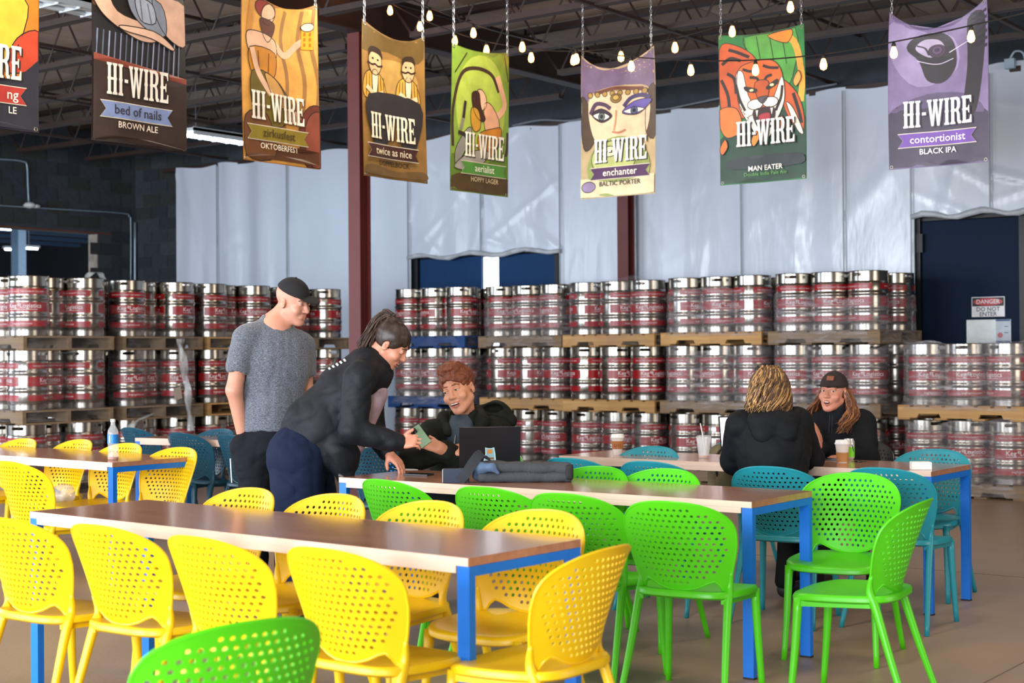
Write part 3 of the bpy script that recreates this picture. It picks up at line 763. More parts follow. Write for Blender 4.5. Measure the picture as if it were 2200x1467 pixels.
# stretch film
def film_mat(name, dens, sc):
    m = bpy.data.materials.new(name); m.use_nodes = True; nt = m.node_tree; b = nt.nodes['Principled BSDF']; L = nt.links; out = nt.nodes['Material Output']
    tc = nt.nodes.new('ShaderNodeTexCoord'); mp = nt.nodes.new('ShaderNodeMapping'); mp.inputs['Scale'].default_value = (1.2, 1.2, 7.0); mp.inputs['Rotation'].default_value = (R(8), R(6), 0)
    L.new(tc.outputs['Object'], mp.inputs[0])
    nz = nt.nodes.new('ShaderNodeTexNoise'); nz.inputs['Scale'].default_value = sc; nz.inputs['Detail'].default_value = 6; nz.inputs['Distortion'].default_value = 0.8; L.new(mp.outputs[0], nz.inputs['Vector'])
    rp = nt.nodes.new('ShaderNodeMapRange'); rp.inputs[1].default_value = 0.45; rp.inputs[2].default_value = 0.72; rp.inputs[3].default_value = dens*0.55; rp.inputs[4].default_value = dens*2.2; rp.clamp = True
    L.new(nz.outputs[0], rp.inputs[0])
    tr = nt.nodes.new('ShaderNodeBsdfTransparent'); tr.inputs[0].default_value = (0.97, 0.97, 0.98, 1)
    b.inputs['Base Color'].default_value = (*lin('#c4c2c6'), 1); b.inputs['Roughness'].default_value = 0.12; b.inputs['Specular IOR Level'].default_value = 1.0
    bp = nt.nodes.new('ShaderNodeBump'); bp.inputs['Strength'].default_value = 0.9; bp.inputs['Distance'].default_value = 0.03; L.new(nz.outputs[0], bp.inputs['Height']); L.new(bp.outputs[0], b.inputs['Normal'])
    mx = nt.nodes.new('ShaderNodeMixShader'); L.new(rp.outputs[0], mx.inputs[0]); L.new(tr.outputs[0], mx.inputs[1]); L.new(b.outputs[0], mx.inputs[2]); L.new(mx.outputs[0], out.inputs[0])
    return m
mfilm = [film_mat('clear_stretch_film', 0.07, 3.2), film_mat('clear_stretch_film_dense', 0.20, 4.0)]
KPOS = [(-0.405, -0.335), (0, -0.335), (0.405, -0.335), (-0.2, 0.0), (0.2, 0.0), (-0.405, 0.335), (0, 0.335), (0.405, 0.335)]
def hull(pts):
    pts = sorted(pts)
    def half(P):
        h = []
        for p in P:
            while len(h) > 1 and (h[-1][0]-h[-2][0])*(p[1]-h[-2][1])-(h[-1][1]-h[-2][1])*(p[0]-h[-2][0]) <= 0: h.pop()
            h.append(p)
        return h[:-1]
    return half(pts)+half(pts[::-1])
def film(x, y, z, z0, z1, which, label, group, seed):
    rng = random.Random(seed)
    ring = hull([(cx+(KR+0.008)*math.cos(a*R(12)), cy+(KR+0.008)*math.sin(a*R(12))) for cx, cy in KPOS for a in range(30)])
    P = []
    for i in range(len(ring)):                       # resample evenly
        a, b = Vector(ring[i]), Vector(ring[(i+1) % len(ring)]); n = max(1, int((b-a).length/0.05))
        for k in range(n): P.append(a+(b-a)*k/n)
    n = len(P); nz = 9; vs = []; fs = []; ph = rng.uniform(0, 6)
    for j in range(nz+1):
        f = j/nz
        for i, p in enumerate(P):
            edge = 0.03*math.sin(i*0.23+ph) + 0.02*math.sin(i*0.61+ph*2)
            zz = z0+(z1-z0)*f + (edge if j in (nz, ) else (0.5*edge if j == nz-1 else 0))
            nn = Vector(p).normalized()*(0.004+0.004*math.sin(i*0.9+j*1.7+ph))
            flare = 0.05*max(0, 1-f*7) if z0 < 0.15 else 0
            vs.append((p.x+nn.x+Vector(p).normalized().x*flare, p.y+nn.y+Vector(p).normalized().y*flare, zz))
    for j in range(nz):
        for i in range(n): fs.append((j*n+i, j*n+(i+1) % n, (j+1)*n+(i+1) % n, (j+1)*n+i))
    m = MB(); m.add(vs, fs); o = m.build('stretch_wrap', mfilm[which], None, True); o.location = (x, y, z)
    tag(o, label, 'plastic wrap', group)
TIER = ('bottom', 'middle', 'top')
COLN = ('left', 'middle', 'right')
def stack(cx, cy, tiers, kinds, where, seed, filmz, jitter=0.012, dz=0.0, facing='y'):
    rng = random.Random(seed)
    for k in range(tiers):
        z = k*(PH+KH) + dz*k; tn = TIER[k] if tiers == 3 else ('lower', 'upper')[k]
        ox, oy = rng.uniform(-jitter, jitter), rng.uniform(-jitter, jitter)
        pallet(cx+ox, cy+oy, z, 0, kinds[k], '%s pallet under %s tier of the %s' % ({'pine': 'yellow pine', 'grey': 'weathered wooden', 'blue': 'blue painted'}[kinds[k]], tn, where), 'keg pallets')
        for i, (kx, ky) in enumerate(KPOS):
            if facing == 'y':
                row = 0 if i < 3 else (1 if i < 5 else 2); c = (COLN[i] if row == 0 else ('left', 'right')[i-3] if row == 1 else COLN[i-5])
                pos = '%s in %s row' % (c, ('front', 'inner', 'rear')[row])
            else:
                dep = {0: 2, 1: 1, 2: 0, 3: 1, 4: 0, 5: 2, 6: 1, 7: 0}[i]
                side = 'left' if i < 3 else ('recessed middle' if i < 5 else 'right')
                pos = '%s %s' % (side, ('facing the room', 'one deep', 'two deep')[dep])
            keg(cx+ox+kx+rng.uniform(-0.003, 0.003), cy+oy+ky+rng.uniform(-0.003, 0.003), z+PH, rng.uniform(0, 6.28), 'steel keg, %s, %s tier of %s' % (pos, tn, where), 'red banded steel kegs')
        a, b_, wh = filmz[k]
        if b_ > a: film(cx+ox, cy+oy, z, a, b_, wh, 'clear stretch wrap around %s tier of the %s' % (tn, where), 'stretch wrap round kegs', seed*7+k)
RY = 13.9+0.54
full = (0.06, 0.62, 0); 
stack(-12.40+0.61, RY-0.03, 3, ['blue', 'blue', 'blue'], 'blue pallet stack', 21, [(0.05, 0.66, 0), (0.05, 0.66, 1), (0.02, 0.42, 0)], dz=0.004)
stack(-11.10+0.64, RY+0.12, 3, ['grey', 'pine', 'grey'], 'stack behind seated man', 22, [(0.05, 0.6, 0), (0.05, 0.7, 0), (0.02, 0.58, 1)])
stack(-9.77+0.62, RY, 3, ['grey', 'pine', 'pine'], 'stack under eyes banner', 23, [(0.05, 0.66, 0), (0.2, 0.205, 0), (0.02, 0.74, 0)])
stack(-8.47+0.62, RY, 3, ['grey', 'grey', 'pine'], 'stack under tiger banner', 24, [(0.05, 0.6, 0), (0.05, 0.72, 1), (0.1, 0.6, 1)], dz=0.003)
stack(-7.16+0.62, RY-0.02, 3, ['grey', 'grey', 'grey'], 'stack left of navy door', 25, [(0.05, 0.6, 0), (0.05, 0.71, 1), (0.02, 0.5, 1)], dz=0.002)
stack(-5.72+0.62, RY-0.10, 2, ['grey', 'pine'], 'low stack by navy door', 26, [(0.03, 0.72, 1), (0.1, 0.74, 1)])
stack(-4.40+0.62, RY-0.10, 2, ['grey', 'pine'], 'low stack at right edge', 27, [(0.03, 0.72, 1), (0.1, 0.74, 1)])
LCX = -12.5-0.61
stack(LCX+0.02, 8.86+0.35, 3, ['grey', 'grey', 'grey'], 'far left stack', 31, [(0.03, 0.6, 0), (0.03, 0.72, 0), (0.02, 0.6, 0)], facing='x')
stack(LCX-0.02, 10.12+0.35, 3, ['grey', 'grey', 'grey'], 'second left stack', 32, [(0.03, 0.6, 0), (0.03, 0.7, 0), (0.02, 0.42, 0)], facing='x')
stack(LCX-0.04, 11.28+0.35, 3, ['pine', 'pine', 'pine'], 'stack behind standing man', 33, [(0.03, 0.6, 0), (0.2, 0.205, 0), (0.02, 0.45, 0)], facing='x')
stack(LCX-0.1, 12.52+0.35, 3, ['grey', 'grey', 'grey'], 'corner stack', 34, [(0.03, 0.6, 0), (0.03, 0.6, 0), (0.02, 0.35, 0)], facing='x')
# ------------------------------------------------------------------ hanging beer banners
mchain = mat('galvanised_chain', '#b9bcc0', 0.3, metal=0.9)
mgrom = mat('brass_grommet', '#9a9488', 0.35, metal=0.8)
LW = {'H': 1.0, 'I': 0.55, '-': 0.5, 'W': 1.42, 'R': 1.02, 'E': 0.9}
def letter(ch):                                    # western slab letters as polygons in a box of height 1
    st = 0.26; sl = 0.1
    def stem(x, w=st, ext=0.09):
        a, b = x-ext, x+w+ext
        return [(a, 0), (b, 0), (b, sl*0.6), (x+w, sl), (x+w, 0.44), (x+w+0.05, 0.5), (x+w, 0.56), (x+w, 1-sl), (b, 1-sl*0.6), (b, 1), (a, 1), (a, 1-sl*0.6), (x, 1-sl), (x, 0.56), (x-0.05, 0.5), (x, 0.44), (x, sl), (a, sl*0.6)]
    if ch == 'H': return [stem(0.12), stem(0.62), [(0.36, 0.46), (0.64, 0.46), (0.64, 0.54), (0.36, 0.54)]]
    if ch == 'I': return [stem(0.145)]
    if ch == '-': return [[(0.08, 0.43), (0.42, 0.43), (0.42, 0.54), (0.08, 0.54)]]
    if ch == 'W':
        return [[(0.0, 1), (0.40, 1), (0.40, 0.93), (0.33, 0.9), (0.46, 0.35), (0.58, 0.9), (0.52, 0.93), (0.52, 1), (0.92, 1), (0.92, 0.93), (0.84, 0.9), (0.97, 0.35), (1.1, 0.9), (1.03, 0.93), (1.03, 1), (1.40, 1), (1.40, 0.93), (1.32, 0.9), (1.06, 0.0), (0.86, 0.0), (0.71, 0.6), (0.56, 0.0), (0.36, 0.0), (0.08, 0.9), (0.0, 0.93)]]
    if ch == 'R': return [stem(0.12), [(0.36, 0.9), (0.36, 1.0), (0.66, 1.0), (0.86, 0.93), (0.92, 0.78), (0.88, 0.6), (0.74, 0.5), (0.86, 0.38), (0.88, 0.12), (0.98, 0.1), (0.98, 0.0), (0.74, 0.0), (0.64, 0.1), (0.62, 0.38), (0.54, 0.46), (0.36, 0.46), (0.36, 0.55), (0.56, 0.56), (0.64, 0.66), (0.64, 0.82), (0.56, 0.9)]]
    if ch == 'E': return [stem(0.12), [(0.34, 0.9), (0.34, 1.0), (0.86, 1.0), (0.86, 0.74), (0.78, 0.74), (0.7, 0.88)], [(0.34, 0.46), (0.34, 0.55), (0.56, 0.55), (0.62, 0.64), (0.68, 0.64), (0.68, 0.36), (0.62, 0.36), (0.56, 0.46)], [(0.34, 0.0), (0.34, 0.1), (0.7, 0.12), (0.78, 0.28), (0.88, 0.28), (0.88, 0.0)]]
def ell_pts(cx, cy, rx, ry, rot=0, n=26):
    c, s = math.cos(R(rot)), math.sin(R(rot)); asp = 0.625
    return [(cx + (rx*math.cos(a)*c - ry*math.sin(a)*s), cy + (rx*math.cos(a)*s + ry*math.sin(a)*c)*asp) for a in [2*math.pi*k/n for k in range(n)]]
def stroke_pts(pts, wd, n=5):
    P = smooth_open([(x, y/0.625, 0) for x, y in pts], n) if len(pts) > 2 else [Vector((x, y/0.625, 0)) for x, y in pts]
    Lf, Rt = [], []
    for i, p in enumerate(P):
        t = (P[min(i+1, len(P)-1)]-P[max(i-1, 0)]).normalized(); nrm = Vector((-t.y, t.x, 0))
        f = wd/2
        Lf.append(p+nrm*f); Rt.append(p-nrm*f)
    return [(q.x, q.y*0.625) for q in Lf + Rt[::-1]]
class Drape:
    def __init__(s, o, ud, nd, W, zb, zl, zr, sag, rip, seed):
        s.o, s.ud, s.nd, s.W, s.zb, s.zl, s.zr, s.sag, s.rip = Vector(o), Vector(ud), Vector(nd), W, zb, zl, zr, sag, rip
        rng = random.Random(seed); s.ph = [rng.uniform(0, 6) for _ in range(4)]
    def __call__(s, u, v, off=0.0):
        H = 1.22; uu = min(1, max(0, u))
        zt = s.zl + (s.zr-s.zl)*uu - s.sag*4*uu*(1-uu)
        vv = max(0.0, min(1.0, v)); z = s.zb + v*H + (zt-s.zb-H)*vv**4
        n = s.rip*(math.sin(5.2*u+s.ph[0])*(0.5+0.5*vv) + 0.5*math.sin(9*u+2.2*v+s.ph[1])*(1-0.5*vv)) + 0.06*s.sag*4*uu*(1-uu)*6*vv**5 + 0.012*math.sin(3*v+s.ph[2])
        x = u + 0.05*s.sag*vv**6*(0.5-uu)*4
        p = s.o + s.ud*(x*s.W) + s.nd*(n+off); p.z = z; return p
def clip01(pts): return [(min(0.995, max(0.005, x)), min(0.992, max(0.006, y))) for x, y in pts]
def fill(m, dr, pts, off, grid=0.055):
    ext = []
    xs = [p[0] for p in pts]; ys = [p[1] for p in pts]
    gx = min(xs)+grid/2
    while gx < max(xs):
        gy = min(ys)+grid/2
        while gy < max(ys): ext.append((gx+0.0007, gy+0.0003)); gy += grid*0.7
        gx += grid
    V, F = cdt(pts, (), ext)
    m.add([dr(v.x, v.y, off) for v in V], F)
def banner(label, o, ud, nd, zb, zl, zr, sag, rip, base, art, ribbon, rcol, rtext, rtcol, sub, subcol, lx=(0.12, 0.86), seed=1, lettercol='#efe6d8', shadow='#1a1412', script=None, faces_up=4.44, tcx=None):
    W = 0.76; dr = Drape(o, ud, nd, W, zb, zl, zr, sag, rip, seed)
    t = thing('hanging_banner', label, 'banner', (0, 0, 0), 0, 'hanging beer banners')
    nx, ny = 24, 30; m = MB()
    vs = [dr(i/nx, j/ny) for j in range(ny+1) for i in range(nx+1)]; n = len(vs)
    vs += [dr(i/nx, j/ny, -0.0015) for j in range(ny+1) for i in range(nx+1)]
    fs = []
    for j in range(ny):
        for i in range(nx):
            a = j*(nx+1)+i; fs.append((a, a+1, a+nx+2, a+nx+1)); fs.append((n+a, n+a+nx+1, n+a+nx+2, n+a+1))
    m.add(vs, fs); m.build('cloth', mat('vinyl_' + base.lstrip('#'), base, 0.42, var=0.12, vscale=4), t, True)
    # illustration: layered flat print
    m = MB(); mats = []; lay = 0
    for e in art:
        k, col = e[0], e[1]
        if k == 'e': pts = ell_pts(*e[2:])
        elif k == 's': pts = stroke_pts(e[2], e[3])
        elif k == 'p': pts = [(x, y) for x, y in smooth_closed(e[2], 4)]
        else: pts = e[2]
        pts = clip01(pts)
        cl = []
        for p in pts:
            if not cl or (abs(p[0]-cl[-1][0])+abs(p[1]-cl[-1][1])) > 1e-4: cl.append(p)
        mm = ink(col, 0.45)
        if mm not in mats: mats.append(mm)
        m.cur = mats.index(mm); lay += 1
        fill(m, dr, cl, 0.0008+0.00035*lay)
        wx = max(p[0] for p in cl)-min(p[0] for p in cl)
        if k in 'pe' and lay > 1 and 0.06 < wx < 0.7 and len(cl) > 5:
            mm = ink('#2a1d17', 0.45)
            if mm not in mats: mats.append(mm)
            m.cur = mats.index(mm); n = len(cl); vs = []; fs = []
            for i in range(n):
                a, b = cl[i-1], cl[(i+1) % n]; tx, ty = b[0]-a[0], (b[1]-a[1])/0.625; L_ = math.hypot(tx, ty) or 1
                for q in (-0.0045, 0.0045): vs.append(dr(cl[i][0]-ty/L_*q, cl[i][1]+tx/L_*q*0.625, 0.0012+0.00035*lay))
            for i in range(n): j_ = (i+1) % n; fs.append((2*i, 2*j_, 2*j_+1, 2*i+1))
            m.add(vs, fs)
    if mats: m.build('illustration', mats, t)
    off = 0.0008+0.00035*lay + 0.003
    # maker's name
    tot = sum(LW[c] for c in 'HI-WIRE'); sx = (lx[1]-lx[0])/tot; y0, hh = 0.245, 0.165
    for pas, (dx, dy, col, of) in enumerate(((0.014, -0.007, shadow, off), (0, 0, lettercol, off+0.0012))):
        m = MB(); x = lx[0]
        for c in 'HI-WIRE':
            for poly in letter(c): fill(m, dr, clip01([(x+px*sx+dx, y0+py*hh+dy) for px, py in poly]), of, 0.06)
            x += LW[c]*sx
        m.build('letter_shadow' if pas == 0 else 'lettering', ink(col, 0.45), t)
    if ribbon:
        xa, xb = lx[0]-0.05, lx[1]+0.04; ya, yb = 0.128, 0.208
        for g, col, of in ((0.008, '#d8cdb8', off), (0.0, rcol, off+0.0012)):
            m = MB(); pts = []
            for k in range(9): pts.append((xa-g+(xb-xa+2*g)*k/8, ya-g*0.6))
            pts.append((xb-0.05+g*0.3, (ya+yb)/2))
            for k in range(9): pts.append((xb+g-(xb-xa+2*g)*k/8, yb+g*0.6))
            pts.append((xa+0.05-g*0.3, (ya+yb)/2))
            fill(m, dr, clip01(pts), of); m.build('ribbon_edge' if g else 'ribbon', ink(col, 0.45), t)
    def put(s, cx, y, width, col, bold, hmax):
        V, F = text2d(s, 1.0, bold); w0 = max(x for x, _ in V)-min(x for x, _ in V)
        k = min(width/w0, hmax/0.72/0.625)
        m = MB(); m.add([dr(cx+x*k, y+yy*k*0.625, off+0.0045) for x, yy in V], F); m.build('lettering', ink(col, 0.5), t)
    cx = tcx or (lx[0]+lx[1])/2
    if rtext: put(rtext, cx, 0.148, (lx[1]-lx[0])*0.8, rtcol, 0.008, 0.05)
    if sub: put(sub, cx, 0.078, (lx[1]-lx[0])*0.86, subcol, 0.01, 0.034)
    if script: put(script[0], cx, 0.045, (lx[1]-lx[0])*0.8, script[1], 0.0, 0.026)
    for u in (0.03, 0.97):                         # chains of links up to the joist, and grommets
        p = dr(u, 0.985); top = faces_up; m = MB(); z = p.z; k = 0
        while z < top:
            ax = Vector((1, 0, 0)) if k % 2 else Vector((0, 1, 0))
            m.tube([p + ax*0.009*math.cos(a) + Vector((0, 0, z-p.z+0.021+0.021*math.sin(a))) for a in [2*math.pi*q/8 for q in range(9)]], 0.0032, 5, False)
            z += 0.034; k += 1
        m.build('chain', mchain, t)
    for u, v in ((0.03, 0.98), (0.97, 0.98), (0.03, 0.015), (0.97, 0.015)):
        c = dr(u, v, 0.003); m = MB(); a_ = dr.ud; b_ = Vector((0, 0, 1))
        m.tube([c + (a_*math.cos(q) + b_*math.sin(q))*0.011 for q in [2*math.pi*k/10 for k in range(11)]], 0.003, 5, False); m.build('grommet', mgrom, t)
    return t
UX, UY = (1, 0, 0), (0, 1, 0); NX, NY = (1, 0, 0), (0, -1, 0)
BX, BYY, ZB = -7.70, 10.66, 2.755
sk, skd = '#e3b593', '#b9805c'
A1 = [('p', '#4f6f8c', [(0, 1), (1, 1), (1, 0.6), (0.5, 0.5), (0, 0.6)]), ('p', '#c9d3da', [(0.5, 1), (1, 1), (1, 0.8), (0.7, 0.85)]), ('p', '#d77b23', [(0.2, 0.2), (0.95, 0.26), (1, 0.66), (0.75, 0.72), (0.5, 0.5)]), ('p', '#e8b93a', [(0.45, 0.3), (0.75, 0.35), (0.9, 0.62), (0.66, 0.66), (0.5, 0.5)]),
      ('p', '#c8452a', [(0.7, 0.28), (1, 0.33), (1, 0.5), (0.8, 0.45)]), ('p', '#8a7a2c', [(0.5, 1.0), (0.9, 0.95), (0.86, 0.76), (0.7, 0.66), (0.55, 0.72)]), ('p', '#c09a3a', [(0.55, 0.96), (0.8, 0.92), (0.78, 0.78), (0.68, 0.72)]), ('s', '#1c1814', [(0.88, 0.96), (0.9, 0.82), (0.82, 0.72), (0.64, 0.64)], 0.02), ('p', '#55616b', [(0.4, 0.7), (0.6, 0.68), (0.55, 0.5), (0.4, 0.5)]), ('q', '#262733', [(0, 0), (1, 0), (1, 0.36), (0.8, 0.25), (0.3, 0.22), (0, 0.3)])]
A2 = [('q', '#14100f', [(0, 0.62), (1, 0.52), (1, 1), (0, 1)]), ('p', '#5b3a28', [(0, 0.99), (0.2, 0.99), (0.16, 0.8), (0, 0.7)]), ('q', '#1d1c22', [(0, 0.42), (1, 0.40), (1, 0.62), (0, 0.66)]),
      *[('s', c, [(0.03+0.058*k, 0.40), (0.05+0.058*k, 0.58)], 0.014) for k, c in enumerate(['#7d86a0', '#55606f', '#8f97ae', '#6a7488']*4)],
      ('p', '#c9a28a', [(0.0, 0.80), (0.12, 0.82), (0.24, 0.70), (0.55, 0.66), (0.66, 0.58), (0.5, 0.56), (0.28, 0.60), (0.1, 0.66), (0, 0.74)]), ('p', '#a9a296', [(0.02, 0.86), (0.16, 0.9), (0.22, 0.8), (0.1, 0.78)]), ('p', '#dcae95', [(0.62, 0.84), (1.0, 0.80), (1.0, 0.58), (0.8, 0.60), (0.66, 0.70)]), ('p', '#7f8898', [(0.36, 0.84), (0.7, 0.8), (0.76, 0.62), (0.56, 0.63), (0.38, 0.72)]), ('p', '#9aa2b2', [(0.42, 0.81), (0.6, 0.79), (0.64, 0.68), (0.48, 0.68)]),
      ('s', '#5c6472', [(0.55, 0.79), (0.6, 0.66)], 0.012), ('s', '#5c6472', [(0.47, 0.8), (0.5, 0.68)], 0.012), ('p', '#e0b69c', [(0.28, 0.625), (0.62, 0.63), (0.84, 0.56), (0.82, 0.54), (0.6, 0.585), (0.3, 0.60)]), ('q', '#8f4636', [(0, 0.415), (1, 0.365), (1, 0.395), (0, 0.45)]), ('q', '#33231e', [(0, 0), (1, 0), (1, 0.365), (0, 0.415)])]
A3 = [('p', '#e0a24a', [(0, 0), (1, 0), (1, 1), (0, 1)]), *[('s', '#9c6f3c', [(x, 0.98), (x-0.04, 0.75), (x+0.05, 0.5), (x-0.02, 0.2)], 0.05) for x in (0.55, 0.78, 0.95)], ('s', '#c98a3a', [(0.12, 0.98), (0.08, 0.7)], 0.06),
      ('e', '#8a2b22', 0.28, 0.93, 0.13, 0.10), ('e', sk, 0.32, 0.91, 0.085, 0.13, -18), ('p', '#5a2c1e', [(0.22, 0.86), (0.4, 0.86), (0.4, 0.79), (0.33, 0.72), (0.26, 0.76)]), ('p', sk, [(0.06, 0.74), (0.2, 0.77), (0.36, 0.76), (0.44, 0.72), (0.42, 0.62), (0.12, 0.62)]), ('s', sk, [(0.42, 0.72), (0.56, 0.66), (0.72, 0.74), (0.8, 0.77)], 0.07), ('p', '#c5801f', [(0.1, 0.66), (0.42, 0.66), (0.4, 0.5), (0.14, 0.5)]), ('s', '#6e3d14', [(0.2, 0.65), (0.22, 0.51)], 0.012), ('s', '#6e3d14', [(0.34, 0.65), (0.33, 0.51)], 0.012),
      ('q', '#f0a51e', [(0.78, 0.72), (0.93, 0.72), (0.93, 0.86), (0.78, 0.86)]), ('e', '#f3e2b8', 0.855, 0.865, 0.085, 0.045), *[('e', '#b06a12', 0.82+0.07*(i % 2), 0.75+0.035*(i//2), 0.015, 0.02) for i in range(6)], ('p', '#6b5a1c', [(0.12, 0.52), (0.42, 0.5), (0.62, 0.36), (0.5, 0.22), (0.16, 0.26)]), ('p', '#cf9a52', [(0.28, 0.52), (0.46, 0.48), (0.58, 0.36), (0.44, 0.34)]), ('s', sk, [(0.12, 0.66), (0.2, 0.52), (0.36, 0.40)], 0.06), ('p', sk, [(0.56, 0.33), (0.7, 0.33), (0.78, 0.27), (0.6, 0.25)]),
      ('e', '#6b2f22', 0.95, 0.17, 0.22, 0.34), ('e', '#8a4430', 0.97, 0.17, 0.17, 0.28), ('q', '#553018', [(0.02, 0.02), (0.98, 0.02), (0.98, 0.1), (0.02, 0.13)]), ('p', '#6d4220', [(0.03, 0.26), (0.3, 0.28), (0.4, 0.04), (0.03, 0.03)])]
A4 = [('p', '#8f6a34', [(0, 0), (1, 0), (1, 1), (0, 1)]), ('p', '#5f4a20', [(0.0, 0.99), (1, 0.99), (0.9, 0.8), (0.4, 0.86), (0, 0.8)]), ('e', '#b08b4a', 0.5, 0.62, 0.4, 0.3)]
for cx, cw in ((0.2, 1.0), (0.72, 0.9)):
    A4 += [('p', '#c89a3e', [(cx-0.16, 0.64), (cx-0.02, 0.69), (cx+0.14, 0.64), (cx+0.17, 0.5), (cx-0.16, 0.5)]), *[('s', '#6d4a18', [(cx-0.13+0.045*k, 0.655), (cx-0.14+0.05*k, 0.51)], 0.010) for k in range(7)], ('p', '#e2cfae', [(cx-0.04, 0.68), (cx+0.05, 0.68), (cx+0.03, 0.53), (cx-0.03, 0.53)]), ('e', '#cfa67c', cx, 0.755, 0.105, 0.155), ('p', '#2a1c14', [(cx-0.1, 0.78), (cx-0.08, 0.845), (cx+0.06, 0.855), (cx+0.11, 0.79), (cx+0.05, 0.815), (cx-0.06, 0.815)]), ('s', '#2a1c14', [(cx-0.12, 0.735), (cx-0.05, 0.725), (cx, 0.735), (cx+0.05, 0.725), (cx+0.12, 0.738)], 0.022), ('e', '#1c1410', cx-0.04, 0.77, 0.016, 0.012), ('e', '#1c1410', cx+0.04, 0.77, 0.016, 0.012), ('s', '#e0c29a', [(cx-0.14, 0.57), (cx, 0.53), (cx+0.14, 0.55)], 0.05)]
A4 += [('p', '#23252a', [(0.08, 0.52), (0.9, 0.52), (0.82, 0.22), (0.62, 0.2), (0.5, 0.4), (0.36, 0.2), (0.16, 0.22)]), ('p', '#6b5230', [(0.03, 0.02), (0.97, 0.02), (0.9, 0.07), (0.5, 0.05), (0.1, 0.08)])]
A5 = [('p', '#7fa03a', [(0, 0), (1, 0), (1, 1), (0, 1)]), ('e', '#a9bf4e', 0.5, 0.6, 0.42, 0.6), ('s', '#3a2a20', [(0.04, 0.3), (0.03, 0.55), (0.16, 0.8), (0.4, 0.87), (0.66, 0.84), (0.8, 0.72)], 0.045), ('s', '#3a2a20', [(0.98, 0.45), (0.96, 0.3), (0.86, 0.22)], 0.05), ('s', '#2c2a1e', [(0.25, 0.97), (0.05, 0.8)], 0.016), ('s', '#2c2a1e', [(0.9, 0.97), (0.98, 0.8)], 0.016), ('p', '#5d7d26', [(0.0, 0.02), (1, 0.02), (0.98, 0.28), (0.5, 0.2), (0.02, 0.25)]), ('p', '#4e3a1c', [(0.0, 0.01), (1, 0.01), (1, 0.12), (0.5, 0.16), (0.02, 0.1)]),
      ('s', '#e2b08c', [(0.66, 0.5), (0.9, 0.62), (0.82, 0.76), (0.76, 0.83)], 0.08), ('p', '#dca581', [(0.56, 0.62), (0.68, 0.62), (0.82, 0.5), (0.74, 0.38), (0.58, 0.44)]), ('e', '#e6b896', 0.5, 0.65, 0.09, 0.12, 20), ('p', '#3b1f14', [(0.34, 0.68), (0.46, 0.7), (0.5, 0.6), (0.58, 0.52), (0.5, 0.5), (0.38, 0.56)]), ('p', '#c9952c', [(0.34, 0.58), (0.46, 0.57), (0.5, 0.46), (0.4, 0.42), (0.33, 0.48)]), ('p', '#c07a20', [(0.46, 0.4), (0.7, 0.46), (0.86, 0.46), (0.74, 0.28), (0.5, 0.26)]), ('s', '#8a4f16', [(0.56, 0.4), (0.6, 0.28)], 0.014), ('p', '#8b8a80', [(0.1, 0.18), (0.3, 0.34), (0.34, 0.44), (0.24, 0.42), (0.08, 0.28)]), ('s', '#2a2420', [(0.12, 0.4), (0.24, 0.38), (0.3, 0.3)], 0.045), ('s', '#857f74', [(0.16, 0.42), (0.2, 0.52), (0.22, 0.6)], 0.045), ('s', '#231d18', [(0.2, 0.5), (0.23, 0.62)], 0.04), ('p', '#9b968c', [(0.06, 0.16), (0.4, 0.16), (0.66, 0.28), (0.5, 0.3), (0.26, 0.26)])]
